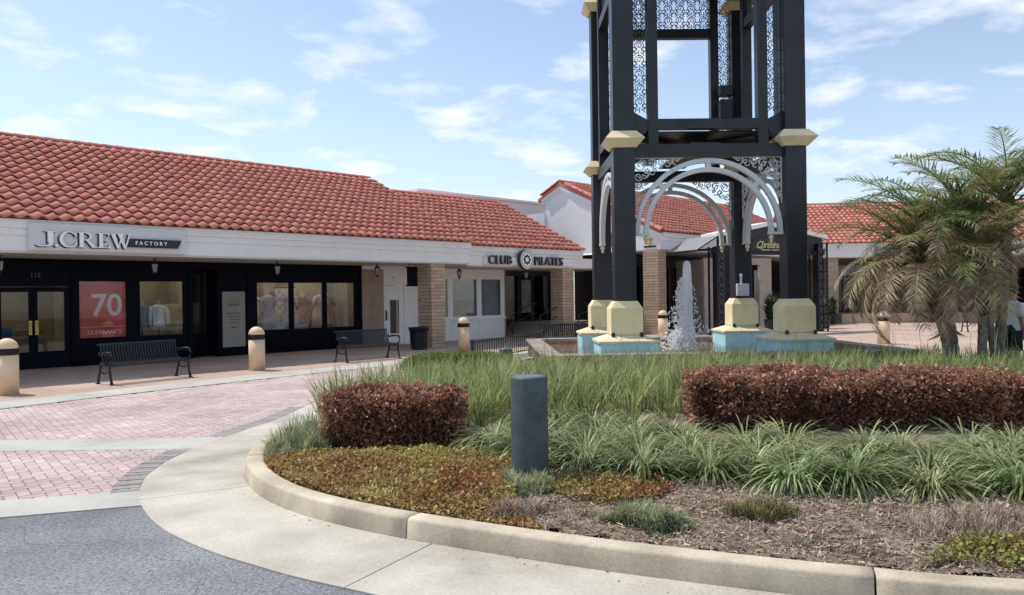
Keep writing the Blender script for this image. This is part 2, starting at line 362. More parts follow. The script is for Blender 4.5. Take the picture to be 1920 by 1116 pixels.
apr = [off(i, .88) for i in range(0, len(KP), 3)]
for i in range(-140, 140):
    for j in range(-140, 140):
        k = (i-j) % 4
        if k == 0: u, v, rr = (i+1)*U, (j+.5)*U, 0          # lies along u
        elif k == 3: u, v, rr = (i+.5)*U, (j+1)*U, math.pi/2
        else: continue
        x = -7+u*ca-v*sa; y = 11+u*sa+v*ca
        if x < -12.5 or y > 19.8 or y < 5: continue
        if inpoly(x, y, RP) and not (8.95 < y < 9.5 and x < -3): spots.append((x, y, rr))
vis = sorted(spots, key=lambda s: (0 if abs(s[0]/s[1]) < .69 else 1, s[1]))
for x, y, rr in vis[:300]: link('paver', pav, road, (x, y, .007), (random.uniform(-.006, .006), random.uniform(-.006, .006), A0+rr+random.uniform(-.01, .01)))
mb = MB()
for x, y, rr in vis[300:]:
    c, s = math.cos(A0+rr), math.sin(A0+rr); dz = .007+random.uniform(-.001, .001)
    mb.add([(x+a*c-b*s, y+a*s+b*c, z+dz) for a, b, z in pb.v], pb.f)
tag(mb.build('pavers', brick_p, road), kind='stuff')
bb = MB(); bb.add([(-.12,-.045,0),(.12,-.045,0),(.12,.045,0),(-.12,.045,0),(-.116,-.041,.013),(.116,-.041,.013),(.116,.041,.013),(-.116,.041,.013)],[(4,5,6,7),(0,1,5,4),(1,2,6,5),(2,3,7,6),(3,0,4,7)])
bme = bb.mesh('border_paver', border_m); last = -1
for i in range(near_idx(-2.3, 6.9), near_idx(-2.2, 11.2)):
    if cum[i]-last < .082: continue
    last = cum[i]
for q in range(70):
    s = cum[near_idx(-2.15, 6.62)]+q*.0815
    i = min(range(len(cum)), key=lambda k: abs(cum[k]-s)); t = (KP[i+1]-KP[i-1]).normalized(); p = off(i, 1.02)+t*(s-cum[i])
    if 8.8 < p.y < 9.62 or (p.y-6.97)-.28*(p.x+3.33) < .0: continue
    nrm = Vector((-t.y, t.x))*SO
    link('border_paver', bme, road, (p.x, p.y, .004), (0, 0, math.atan2(nrm.y, nrm.x)))

# planting bed
BED = [(p.x, p.y) for p in [off(i, -.17) for i in range(0, len(KP), 2)]]+[(.5,19.5),(8.3,17.5),(9.6,15.1)]
KQ = KP[::4]
def zbed(x, y):
    d = min((p.x-x)**2+(p.y-y)**2 for p in KQ)**.5
    return .10+.20*min(1, d/4.5)+.018*noise.noise(Vector((x*1.7, y*1.7, 0)))
mb = MB(); st = .16; gi = {}
for a in range(int(17.5/st)):
    for b in range(int(16.5/st)):
        x = -2.9+a*st; y = 3.7+b*st
        if inpoly(x, y, BED): gi[(a, b)] = len(mb.v); mb.v.append((x, y, zbed(x, y)+.012*noise.noise(Vector((x*9, y*9, 3)))))
for (a, b) in list(gi):
    q = [(a, b), (a+1, b), (a+1, b+1), (a, b+1)]
    if all(k in gi for k in q): mb.f.append(tuple(gi[k] for k in q))
bed = tag(mb.build('planting_bed', soil_m, smooth=True), 'brown mulched soil of the planted island', 'soil', kind='structure')
under = [off(i, -.10) for i in range(0, len(KP), 2)]
tag(MB().add([(p.x, p.y, .085) for p in under]+[(9.6,15.1,.085)], [tuple(range(len(under)+1))]).build('bed_edge', soil_m), 'brown soil strip along the inside of the kerb', 'soil', kind='structure')

# ================================================================== BUILDINGS
AZ = R(45.7); OX, OY = -12.51, 19.48
def W(root, p): return root.matrix_basis @ Vector(p)
def cam_px(w):
    d = w-Vector((0, 0, CH)); f = d.dot(F); return (960+1450*d.dot(XR)/f, 558-1450*d.dot(UP)/f, f) if f > 1 else (-1, -1, -1)
TW, TL = .292, .415
def tile_geo():
    mb = MB(); n = 8; v = []
    for y, dz in ((-.03, .046), (TL, .0)):
        for i in range(n+1):
            x = -TW/2+TW*i/n; v.append((x, y, .036*math.cos(2*math.pi*i/n)+dz+.03))
    for i in range(n+1):
        x = -TW/2+TW*i/n; v.append((x, -.03, .036*math.cos(2*math.pi*i/n)+.046+.03-.017))
    k = n+1
    f = [(i, i+1, k+i+1, k+i) for i in range(n)]+[(2*k+i, 2*k+i+1, i+1, i) for i in range(n)]
    return mb.add(v, f)
TG = tile_geo(); TME = TG.mesh('tile', tile_m); TME.polygons.foreach_set('use_smooth', [True]*8+[False]*8)
def cap_geo(l=.40, r=.13):
    mb = MB(); n = 6; v = []
    for x, rr in ((0, r), (l+.04, r*.86)):
        for i in range(n+1):
            a = math.pi*i/n; v.append((x, -rr*math.cos(a), rr*.8*math.sin(a)))
    f = [(i, i+1, n+2+i, n+1+i) for i in range(n)]+[tuple(range(n, -1, -1))]
    return mb.add(v, f)
CAPG = cap_geo(); CAPM = CAPG.mesh('ridge_tile', tile_m)
def roof(root, x0, x1, ye, ze, yr, zr, nparts=300, yb=None, zb=None, rake=False):
    """tiled front slope from the eave (ye,ze) to the ridge (yr,zr), plain rear slope"""
    ang = math.atan2(zr-ze, yr-ye); ln = math.hypot(yr-ye, zr-ze)
    yb = yb if yb is not None else 2*yr-ye; zb = zb if zb is not None else ze
    mb = MB(); sl0 = (zr-ze)/(yr-ye); pr = [(ye+.16, ze+.16*sl0-.02), (yr, zr-.02), (yb, zb-.02), (yb, zb-.16), (yr, zr-.20), (ye+.16, ze+.16*sl0-.13)]
    n = 6; vs = [(x0, y, z) for y, z in pr]+[(x1, y, z) for y, z in pr]
    mb.add(vs, [(0, 1, 7, 6), (1, 2, 8, 7), (2, 3, 9, 8), (3, 4, 10, 9), (4, 5, 11, 10), (5, 0, 6, 11), (0, 5, 4, 1), (1, 4, 3, 2), (6, 7, 10, 11), (7, 8, 9, 10)])
    rf = mb.build('roof', tile_m, root)
    rows = int(round((ln-.1)/.41)); exp = (ln-.1)/rows; nc = int((x1-x0)/TW); spots = []
    for r_ in range(rows):
        d = r_*exp-.04
        for c in range(nc):
            x = x0+(c+.5)*(x1-x0)/nc
            M4 = Matrix.Translation((x+random.uniform(-.008, .008), ye+d*math.cos(ang)+random.gauss(0, .006), ze+d*math.sin(ang)+random.uniform(-.006, .006))) @ Matrix.Rotation(ang+.0, 4, 'X') @ Matrix.Rotation(random.gauss(0, .012), 4, 'Z')
            spots.append(M4)
    sx = (x1-x0)/nc/TW*1.01
    spots = [m_ @ Matrix.Diagonal((sx, 1, 1, 1)) for m_ in spots]
    def score(m_):
        u, v, f = cam_px(root.matrix_basis @ m_.translation)
        return (0 if (-5 < u < 1925 and -5 < v < 1116) else 1, f)
    spots.sort(key=score)
    pieces('tile', TME, rf, spots[:nparts])
    mb = MB()
    for m_ in spots[nparts:]: mb.add([m_ @ Vector(v) for v in TG.v], TG.f)
    if mb.v:
        o = tag(mb.build('tiles', tile_m, rf), kind='stuff')
        if len(o.data.polygons) % 16 == 0: o.data.polygons.foreach_set('use_smooth', ([True]*8+[False]*8)*(len(o.data.polygons)//16))
    pieces('ridge_tile', CAPM, rf, [((x0+k*.40, yr, zr+.01),) for k in range(int((x1-x0)/.40))])
    return rf
def wall_open(name, root, mat, x0, x1, z0, z1, y0, y1, ops):
    xs = sorted(set([x0, x1]+[v for o in ops for v in o[:2]])); zs = sorted(set([z0, z1]+[v for o in ops for v in o[2:4]])); mb = MB()
    for a, b in zip(xs[:-1], xs[1:]):
        # merge cells vertically
        run = None
        for c, d in zip(zs[:-1], zs[1:]):
            mx_, mz = (a+b)/2, (c+d)/2; hole = any(o[0] < mx_ < o[1] and o[2] < mz < o[3] for o in ops)
            if hole:
                if run: mb.box(a, b, y0, y1, *run); run = None
            else: run = (run[0], d) if run else (c, d)
        if run: mb.box(a, b, y0, y1, *run)
    return mb.build(name, mat, root)
def window(root, x0, x1, z0, z1, y, mat, fw=.05, gl=None, name='window', dep=.06, mull=()):
    mb = MB(); mb.box(x0, x1, y-dep, y, z0, z0+fw); mb.box(x0, x1, y-dep, y, z1-fw, z1); mb.box(x0, x0+fw, y-dep, y, z0+fw, z1-fw); mb.box(x1-fw, x1, y-dep, y, z0+fw, z1-fw)
    for q in mull: mb.box(q-fw/2, q+fw/2, y-dep, y, z0+fw, z1-fw)
    w_ = mb.build(name, mat, root)
    MB().box(x0+fw*.6, x1-fw*.6, y-dep*.55, y-dep*.4, z0+fw*.6, z1-fw*.6).build('pane', gl or glass, w_)
    return w_
def door(root, x0, x1, z0, z1, y, mat, gx, gz, gl=None, hs=1, handle=None):
    d = wall_open('door', root, mat, x0, x1, z0, z1, y-.05, y, [(gx[0], gx[1], gz[0], gz[1])])
    MB().box(gx[0], gx[1], y-.032, y-.02, gz[0], gz[1]).build('pane', gl or glass, d)
    hx = x1-.07 if hs > 0 else x0+.07
    h = MB(); h.box(hx-.035, hx+.035, y-.062, y-.05, .88, 1.24); h.tube([(hx, y-.07, .92), (hx, y-.11, .95), (hx, y-.11, 1.17), (hx, y-.07, 1.2)], .013)
    h.build('handle', handle or M('brass', (.55, .40, .14), .35, metal=1), d)
    return d
def brick_column(root, x0, x1, y0, y1, z0, z1, label=None):
    core = MB().box(x0+.02, x1-.02, y0+.02, y1-.02, z0, z1).build('column', mortar, root)
    n = int(round((z1-z0)/.118)); h = (z1-z0)/n; w = x1-x0; d = y1-y0; t = .17
    A = MB().box(0, w-t-.008, 0, t, 0, h-.018).mesh('brick', brickm); B = MB().box(0, t, 0, d-t-.008, 0, h-.018).mesh('brick', brickm)
    def jit(): return random.uniform(-.004, .004)
    for k in range(n):
        z = z0+k*h+.006
        if k % 2 == 0: sp = [(A, x0, y0), (A, x0+t+.008, y1-t), (B, x1-t, y0), (B, x0, y0+t+.008)]
        else: sp = [(A, x0+t+.008, y0), (A, x0, y1-t), (B, x0, y0), (B, x1-t, y0+t+.008)]
        for me, x, y in sp: link('brick', me, core, (x+jit(), y+jit(), z))
    if label: core['label'] = label
    return core
def fascia(root, x0, x1, y, zb, zt, ends=True):
    mb = MB(); h = zt-zb
    mb.box(x0, x1, y, y+.10, zb, zb+h*.50); mb.box(x0, x1, y-.045, y+.10, zb+h*.50, zb+h*.72); mb.box(x0, x1, y-.10, y+.10, zb+h*.72, zt)
    return mb.build('fascia', white, root)
interior = M('interior_wall', (.34, .29, .22), .8); carpet = M('interior_floor', (.10, .08, .065), .9)
lampm = M('display_lamp_glow', (1, .86, .68), emit=22)

# ---------------------------------------------------------------- first shop: navy front
B1 = thing('shop_building', 'long white arcade shop with navy storefront under a red tiled roof', 'building', (OX, OY, 0), AZ)
S0, S1 = -6.0, 13.25
roof(B1, S0, S1, -2.64, 3.60, 3.41, 6.52, 300)
fascia(B1, S0, S1, -2.49, 2.88, 3.585)
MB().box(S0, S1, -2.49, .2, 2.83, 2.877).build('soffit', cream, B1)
MB().box(S1-.06, S1, -2.4, 9.3, 2.9, 3.45).build('end_panel', white, B1)
wins = [(1.42, 2.70, .69, 2.30), (2.97, 4.26, .69, 2.30), (6.48, 7.68, .69, 2.27), (7.76, 8.92, .69, 2.27), (8.99, 10.18, .69, 2.27)]
ops = [(-.45, 1.25, 0, 2.12), (4.5, 5.22, 0, 2.62)]+wins
wall_open('storefront', B1, navy, S0, 10.42, 0, 2.83, 0, .16, ops)
for w_ in wins: window(B1, *w_, .07, navy, .045)
# trim on the navy panels
mb = MB()
for a, b in ((1.34, 4.34), (6.30, 10.30)):
    for z in (.12, .52): mb.box(a, b, -.025, 0, z, z+.04)
    mb.box(a, a+.04, -.02, 0, .16, .52); mb.box(b-.04, b, -.02, 0, .16, .52)
for x in (1.28, 4.36, 5.24, 6.2, 10.33): mb.box(x, x+.08, -.035, 0, 0, 2.83)
mb.box(S0, 10.41, -.05, 0, 2.68, 2.83)
mb.build('panel_trim', navy, B1)
door(B1, -.45, .398, .01, 2.10, .09, navy, (-.30, .30), (.44, 1.98), hs=1)
door(B1, .402, 1.25, .01, 2.10, .09, navy, (.50, 1.12), (.44, 1.98), hs=-1)
put_text('street_number', '112', .16, M('number_grey', (.10, .11, .13), .5), B1, (.33, -.012, 2.36), ext=.006)
# recessed side doorway
MB().box(4.5, 5.22, .55, .62, 0, .62).build('recess_panel', navy, B1); window(B1, 4.5, 5.22, .62, 2.62, .62, navy, .07)
MB().box(4.42, 4.5, .16, .62, 0, 2.62).box(5.22, 5.30, .16, .62, 0, 2.62).build('recess_side', navy, B1)
# shop interior: floor, rear wall, ceiling, window bays
mb = MB(); mb.box(S0, 10.42, .2, 5.6, -.02, .02); mb.build('shop_floor', carpet, B1)
mb = MB(); mb.box(S0, 10.42, 5.5, 5.6, 0, 2.9); mb.box(10.36, 10.42, .2, 5.5, 0, 2.9); mb.box(S0, S0+.06, .2, 5.5, 0, 2.9)
for x in (1.32, 2.82, 4.36, 6.3): mb.box(x, x+.05, .2, 1.7, 0, 2.75)
mb.box(2.87, 4.36, 1.62, 1.7, 0, 2.75); mb.box(6.35, 10.36, 1.72, 1.8, 0, 2.75); mb.box(1.37, 2.82, .30, .34, 0, 2.75)
mb.box(5.30, 6.3, 1.0, 1.06, 0, 2.75)
mb.build('shop_wall', interior, B1)
MB().box(S0, 10.42, .17, 5.6, 2.76, 2.80).build('shop_ceiling', interior, B1)
MB().box(2.87, 4.36, .2, 1.6, .02, .55).box(6.35, 10.36, .2, 1.7, .02, .60).build('display_plinth', M('plinth_wood', (.36, .27, .19), .7), B1)
for x, y in ((3.6, .8), (6.9, .9), (8.3, .9), (9.3, 1.0), (.2, 2.4), (-1.2, 2.6), (.8, 4.2)):
    MB().lathe([(.10, 0), (.10, .03)], 10, c=(x, y, 2.70)).build('display_lamp', lampm, B1)
# plain side wall, rear
MB().box(S0-.1, S0, -2.4, 9, 0, 3.5).box(S0, S1, 9.0, 9.1, 0, 3.5).build('wall', stucco, B1)
# continuing wall past the navy front: beige panel, white door, glazed bay
mb = MB(); mb.box(10.42, 11.36, .0, .12, 0, 2.70); mb.build('tile_panel', beige, B1)
mb = MB()
for k in range(1, 6): mb.box(10.43, 11.35, -.003, 0, k*.45, k*.45+.012)
mb.box(10.88, 10.892, -.003, 0, 0, 2.70); mb.build('tile_joint', M('panel_joint', (.25, .19, .15), .9), B1)
wall_open('white_wall', B1, white, 11.36, 13.9, 0, 2.83, .02, .14, [(11.42, 12.28, 0, 2.14), (12.95, 13.75, .9, 2.4)])
MB().box(10.42, 11.36, .0, .10, 2.70, 2.83).build('lintel', white, B1)
door(B1, 11.42, 12.28, .01, 2.13, .10, white, (11.66, 12.07), (.40, 1.90), glass_d, hs=-1, handle=black)
MB().box(11.5, 12.2, .4, .44, 0, 2.2).build('door_backing', dark, B1)
MB().box(11.66, 12.07, .066, .075, 1.62, 1.90).build('door_notice', white, B1)
window(B1, 12.95, 13.75, .9, 2.4, .12, white, .05)
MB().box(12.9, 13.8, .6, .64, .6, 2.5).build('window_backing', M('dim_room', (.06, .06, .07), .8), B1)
put_text('street_number', 'A', .13, M('number_brown', (.30, .22, .16), .5), B1, (11.78, .012, 2.38), ext=.005)
brick_column(B1, 11.52, 12.12, -2.46, -1.72, 0, 2.83)

# ---------------------------------------------------------------- second shop
B2 = thing('shop_building', 'lower white shop with glazed bay and dark stepped entry beside the gable', 'building', (OX, OY, 0), AZ)
P0, P1 = 13.31, 19.72
roof(B2, P0, P1, -2.44, 3.52, 2.45, 5.93, 280, yb=6.5, zb=4.2)
fascia(B2, P0, P1, -2.30, 2.82, 3.505)
MB().box(P1+.002, 21.6, -2.26, -2.16, 2.82, 3.20).build('fascia', white, B2)
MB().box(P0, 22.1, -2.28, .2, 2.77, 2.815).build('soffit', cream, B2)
bay = [(13.95, 14.42, .86, 2.44), (14.56, 15.97, .86, 2.44), (16.09, 17.30, .86, 2.44)]
wall_open('bay_wall', B2, white, 13.9, 17.45, 0, 2.83, -.02, .12, bay)
for w_ in bay: window(B2, *w_, .05, white, .06, glass_mat('bay_glass', (.75, .8, .82), .05))
MB().box(13.92, 17.42, .13, .15, .84, 2.8).build('roller_blind', M('blind', (.62, .63, .63), .9), B2)
MB().box(13.92, 17.42, .121, .62, .0, .838).build('bay_seat', white, B2)
mb = MB()
for a, b in ((13.98, 14.5), (14.6, 15.2), (15.28, 15.9), (16.0, 16.62), (16.7, 17.36)):
    for c, d in ((.12, .42), (.48, .76)):
        mb.box(a, b, -.045, -.02, c, c+.035); mb.box(a, b, -.045, -.02, d-.035, d); mb.box(a, a+.035, -.045, -.02, c+.035, d-.035); mb.box(b-.035, b, -.045, -.02, c+.035, d-.035)
mb.box(13.9, 17.47, -.09, -.02, .78, .85)
mb.build('wainscot', white, B2)
MB().box(17.45, 17.55, -.02, 1.0, 0, 2.8).box(17.55, 18.3, .95, 1.05, 0, 2.8).build('brown_wall', M('brown_wall', (.24, .16, .12), .85), B2)
ent = [(18.42, 19.25, .62, 2.62), (19.35, 20.1, .62, 2.62), (20.2, 21.3, .62, 2.62)]
wall_open('entry_wall', B2, dark, 18.3, 22.0, 0, 2.83, .9, 1.0, ent)
for w_ in ent: window(B2, *w_, .96, dark, .06, glass_d)
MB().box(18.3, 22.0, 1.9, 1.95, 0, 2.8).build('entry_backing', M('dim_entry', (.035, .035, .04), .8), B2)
# steps up to the raised walkway
mb = MB()
for k in range(4): mb.box(17.65+k*.32, 22.05, -2.0, .89, 0, .14*(k+1))
mb.build('steps', M('step_concrete', (.30, .25, .21), .9, .1), B2)
brick_column(B2, 18.55, 19.25, -2.25, -1.6, 0, 2.77)
MB().box(17.2, 26.5, 5.2, 11.0, 0, 6.55).build('parapet_block', stucco, B2)
MB().box(17.1, 26.6, 5.1, 11.1, 6.55, 6.66).build('parapet_cap', white, B2)

# ---------------------------------------------------------------- third shop: gable end
B3 = thing('shop_building', 'white gable ended shop with red tiled roof behind the fountain tower', 'building', (OX, OY, 0), AZ)
G0, G1 = 22.2, 38.5
GY, GR, GZ = -4.55, .85, 6.95
roof(B3, G0-.18, G1, GY-.16, 4.28, GR, GZ, 300, yb=2.2, zb=GZ-.5*1.35)
fascia(B3, G0+.002, G1, GY, 3.57, 4.265)
mb = MB(); poly = [(GY, 3.57), (GY, 4.16), (GR, GZ-.16), (1.83, 6.35), (1.83, 3.57)]
mb.prism(poly, G0-.10, G0, lambda u, v, h: (h, u, v)); mb.build('gable_wall', stucco, B3)
mb = MB()      # rake trim in two steps
sl_ = (GZ-4.28)/(GR-GY+.16)
for k, (t0, t1, o) in enumerate(((.0, .20, .17), (.20, .34, .13))):
    z = lambda y: 4.24+(y-GY)*sl_
    mb.prism([(GY-.10, z(GY-.10)-t1), (GR, z(GR)-t1), (GR, z(GR)-t0), (GY-.10, z(GY-.10)-t0)], G0-o, G0-.095, lambda u, v, h: (h, u, v))
    mb.prism([(GR, z(GR)-t1), (1.98, z(GR)-t1-(1.98-GR)*sl_), (1.98, z(GR)-t0-(1.98-GR)*sl_), (GR, z(GR)-t0)], G0-o, G0-.095, lambda u, v, h: (h, u, v))
mb.build('rake_trim', white, B3)
ang3 = math.atan(sl_)
rk = []
for k in range(15): rk.append(Matrix.Translation((G0-.13, GY-.1+k*.38*math.cos(ang3), 4.33+k*.38*math.sin(ang3))) @ Matrix.Rotation(R(90), 4, 'Z') @ Matrix.Rotation(-ang3, 4, 'Y'))
for k in range(3): rk.append(Matrix.Translation((G0-.13, 2.0-k*.38*math.cos(ang3), 6.42+k*.38*math.sin(ang3))) @ Matrix.Rotation(R(-90), 4, 'Z') @ Matrix.Rotation(-ang3, 4, 'Y'))
CAPM2 = cap_geo(.38, .15).mesh('rake_tile', tile_m)
pieces('rake_tile', CAPM2, bpy.data.objects[B3.children[0].name], rk)
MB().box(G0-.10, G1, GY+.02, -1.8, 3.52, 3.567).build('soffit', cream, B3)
MB().box(22.05, 22.15, 1.83, 6, 0, 5.6).build('side_wall', stucco, B3)
sf = [(22.9+k*1.55, 24.3+k*1.55, .5, 3.0) for k in range(9)]
wall_open('storefront', B3, dark, 22.25, G1, 0, 3.52, -2.0, -1.88, sf)
for w_ in sf: window(B3, *w_, -1.92, dark, .06, glass_d, mull=((w_[0]+w_[1])/2,))
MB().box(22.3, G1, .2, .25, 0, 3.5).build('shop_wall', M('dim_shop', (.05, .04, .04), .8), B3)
MB().box(22.25, G1, -1.88, .2, 3.44, 3.5).build('shop_ceiling', dark, B3)
brick_column(B3, 22.0, 22.6, -4.5, -3.75, 0, 3.52)
put_text('sign_letter', 'C', .62, M('sign_gold', (.62, .42, .04), .4, spec=.5), B3, (G0-.13, -.95, 3.74), (R(90), 0, R(-90)), ext=.03, shear=.25, offset=.02)
for k, (ch, yy, sz) in enumerate((("s", -3.92, .55),)):
    put_text('sign_letter', ch, sz, MATS['sign_gold'], B3, (G0-.13, yy, 3.80), (R(90), 0, R(-90)), ext=.03, shear=.25, offset=.015)
MB().box(G0-.13, G0-.10, -4.35, -3.75, 3.66, 3.72).build('sign_line', dark, B3)

# ---------------------------------------------------------------- fourth shop across the plaza
B4 = thing('shop_building', 'far tiled arcade shop facing the plaza behind the palms', 'building', (16.9, 42.0, 0), R(-4))
roof(B4, -1.0, 25, -.2, 4.30, 5.0, 6.95, 0)
fascia(B4, -.3, 25, -.02, 3.55, 4.285)
MB().box(-.3, 25, 0, 2.6, 3.50, 3.545).build('soffit', cream, B4)
o4 = [(1.0+k*2.1, 2.8+k*2.1, .5, 2.9) for k in range(11)]
wall_open('storefront', B4, M('brown_front', (.22, .15, .12), .8), -.3, 25, 0, 3.5, 2.5, 2.6, o4)
for w_ in o4: window(B4, *w_, 2.56, dark, .07, glass_d, mull=((w_[0]+w_[1])/2,))
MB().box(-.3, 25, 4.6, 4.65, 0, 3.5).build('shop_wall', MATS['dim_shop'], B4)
for k in range(6): brick_column(B4, .3+k*4.2, .85+k*4.2, .1, .65, 0, 3.5)
MB().box(.9, 4.4, .55, .62, 2.55, 3.1).build('awning_valance', M('valance', (.16, .16, .17), .8, .5, 9), B4)
tag(MB().box(17.3, 27.5, 40.6, 41.2, 0, .5).build('planter_wall', brickm), 'low brown brick planter wall along the far shop front', 'wall')

# ================================================================== SIGNS
def prism_sign(mb, poly, base, dep): mb.prism(poly, base, base-dep, lambda u, v, h: (u, h, v))
SG = thing('shop_sign', 'raised white serif letters with dark name strip on a white signboard', 'sign', (OX, OY, 0), AZ)
MB().box(-.34, 3.2, -2.645, -2.49, 2.90, 3.52).build('signboard', M('signboard_grey', (.70, .705, .715), .55, .05, 2, stain=.1, sscale=2), SG)
lw = M('letter_white', (.93, .93, .91), .45, .02); lshadow = M('letter_shadow', (.05, .05, .055), .5)  # dark tone paints the letters' shadow, as a plate offset left and down
def letter(polys, x, w, name='letter'):
    z0 = 2.985; h = .355
    for mat, back, d0, ox_, oz_ in ((lshadow, -2.645, .035, -.026, -.016), (lw, -2.695, .02, 0, 0)):
        mb = MB(); e = 0
        for p in polys:
            e += .0005; q = [(x+u*w+ox_, z0+v*h+oz_) for u, v in p]
            a = sum(q[i][0]*q[(i+1) % len(q)][1]-q[(i+1) % len(q)][0]*q[i][1] for i in range(len(q)))
            if a < 0: q = q[::-1]
            mb.prism(q, back-d0-e, back, lambda u, v, hh: (u, hh, v))
        o = mb.build(name, mat, SG)
def arcp(cx, cy, rx, ry, a0, a1, tfun, n=14):
    out = []
    for i in range(n):
        a, b = R(a0+(a1-a0)*i/n), R(a0+(a1-a0)*(i+1)/n); ta, tb = tfun(a), tfun(b)
        P = lambda t, th: (cx+(rx-th)*math.cos(t), cy+(ry-th)*math.sin(t))
        out.append([P(a, 0), P(b, 0), P(b, tb), P(a, ta)])
    return out
rect = lambda a, b, c, d: [(a, c), (b, c), (b, d), (a, d)]
Jp = [rect(.42, .98, .95, 1.0), rect(.55, .82, .25, .97)]+arcp(.45, .25, .35, .27, -90, 0, lambda a: .08+.10*max(0, math.cos(a)), 8)+arcp(.30, .12, .30, .14, 180, 300, lambda a: .07, 8)
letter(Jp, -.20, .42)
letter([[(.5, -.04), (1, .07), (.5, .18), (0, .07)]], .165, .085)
Cp = arcp(.52, .5, .52, .53, 38, 322, lambda a: .07+.13*max(0, -math.cos(a)), 22)+[[(.88, .70), (.96, .70), (.96, .98), (.90, .90)], [(.86, .20), (.96, .30), (.98, .20), (.90, .10)]]
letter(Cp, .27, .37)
Rp = [rect(0, .36, .95, 1.0), rect(0, .38, 0, .05), rect(.08, .30, .04, .97)]+arcp(.40, .735, .36, .265, -90, 90, lambda a: .045+.10*max(0, math.cos(a)), 12)+[rect(.28, .42, .95, 1.0), rect(.28, .42, .47, .52), [(.40, .50), (.56, .50), (.96, .04), (.74, .04)], rect(.72, 1.04, 0, .05)]
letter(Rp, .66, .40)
Ep = [rect(0, .30, .95, 1.0), rect(0, .30, 0, .05), rect(.09, .35, .03, .97), rect(.34, .82, .95, 1.0), rect(.34, .90, 0, .05), rect(.34, .66, .50, .55), [(.76, .80), (.82, .80), (.82, .96), (.70, .96)], [(.82, .20), (.88, .22), (.90, .04), (.72, .04)], [(.62, .42), (.66, .42), (.66, .64), (.62, .64)]]
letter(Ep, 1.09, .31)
Wp = [[(.02, .97), (.22, .97), (.42, 0), (.32, 0)], [(.34, 0), (.40, 0), (.60, .97), (.54, .97)], [(.35, .97), (.55, .97), (.76, 0), (.66, 0)], [(.68, 0), (.74, 0), (.95, .97), (.89, .97)], rect(0, .26, .95, 1.0), rect(.33, .62, .95, 1.0), rect(.84, 1.0, .95, 1.0)]
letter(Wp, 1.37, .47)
mb = MB(); mb.prism([(1.76, 3.03), (2.97, 3.03), (3.07, 3.235), (1.83, 3.235)], -2.72, -2.645, lambda u, v, h: (u, h, v)); mb.build('name_strip', M('strip_dark', (.025, .028, .036), .5), SG)
put_text('strip_letter', 'FACTORY', .125, lw, SG, (1.93, -2.727, 3.092), ext=.006, space=1.55, offset=.002)

SP = thing('shop_sign', 'dark block letters with round gear emblem on the lower fascia', 'sign', (OX, OY, 0), AZ)
pm = M('sign_grey', (.045, .047, .052), .45); pf = M('sign_face', (.20, .205, .21), .4)
MB().box(14.05, 19.0, -2.43, -2.30, 2.86, 3.14).build('raceway', white, SP)
for txt, x, sp_ in (('CLUB', 14.16, 1.06), ('PILATES', 16.60, 1.03)):
    put_text('letter', txt, .47, pm, SP, (x, -2.50, 2.87), ext=.045, space=sp_, offset=.004)
    put_text('letter_face', txt, .47, pf, SP, (x, -2.551, 2.87), ext=.004, space=sp_, offset=-.006)
ring = [(.37*math.cos(R(a)), .37*math.sin(R(a))) for a in range(0, 360, 12)]
for rr, y0_, y1_, mt, nm in ((.37, -2.45, -2.60, pm, 'emblem_rim'), (.345, -2.60, -2.612, lw, 'emblem_disc')):
    MB().prism([(16.08+u*rr/.37, 3.06+v*rr/.37) for u, v in ring], y1_, y0_, lambda u, v, h: (u, h, v)).build(nm, mt, SP)
mb = MB()
for k in range(30):
    a, b = R(k*12), R(k*12+12); mb.prism([(16.08+.30*math.cos(a), 3.06+.30*math.sin(a)), (16.08+.30*math.cos(b), 3.06+.30*math.sin(b)), (16.08+.275*math.cos(b), 3.06+.275*math.sin(b)), (16.08+.275*math.cos(a), 3.06+.275*math.sin(a))], -2.62, -2.612, lambda u, v, h: (u, h, v))
for k in range(8):
    a = R(k*45); c, s = math.cos(a), math.sin(a)
    q = [(.09, -.055), (.15, -.06), (.215, 0), (.15, .06), (.09, .055)]
    mb.prism([(16.08+u*c-v*s, 3.06+u*s+v*c) for u, v in q], -2.621, -2.612, lambda u, v, h: (u, h, v))
mb.build('emblem_gear', pm, SP)

# poster, notice, hanging sign
PO = thing('poster', 'red clearance poster with big white 70 in the shop window', 'poster', (OX, OY, 0), AZ)
MB().box(1.50, 2.655, .085, .09, .735, 2.255).build('sheet', M('poster_red', (.60, .07, .08), .6, .10, 2), PO)
pw = M('poster_white', (.85, .68, .68), .6)
put_text('numeral', '70', .84, pw, PO, (1.76, .083, 1.33), ext=.001, offset=.012, space=.95)
put_text('lettering', 'CLEARANCE', .155, pw, PO, (1.68, .083, .83), ext=.001, space=1.0)
MB().box(1.50, 2.655, .083, .084, 1.02, 1.028).build('rule', pw, PO)
NB = thing('notice_board', 'tall pale grey notice with small dark text beside the doorway', 'notice', (OX, OY, 0), AZ)
MB().box(5.38, 6.10, -.03, -.002, .27, 1.95).build('panel', M('notice_grey', (.30, .29, .25), .6, .05), NB)
nd = M('notice_ink', (.045, .043, .04), .6)
put_text('heading', 'J.CREW', .135, M('notice_faint', (.17, .16, .14), .6), NB, (5.74, -.033, 1.62), ext=.001, align='CENTER')
put_text('subheading', 'FACTORY', .075, nd, NB, (5.74, -.033, 1.53), ext=.001, align='CENTER', shear=.2, offset=.003)
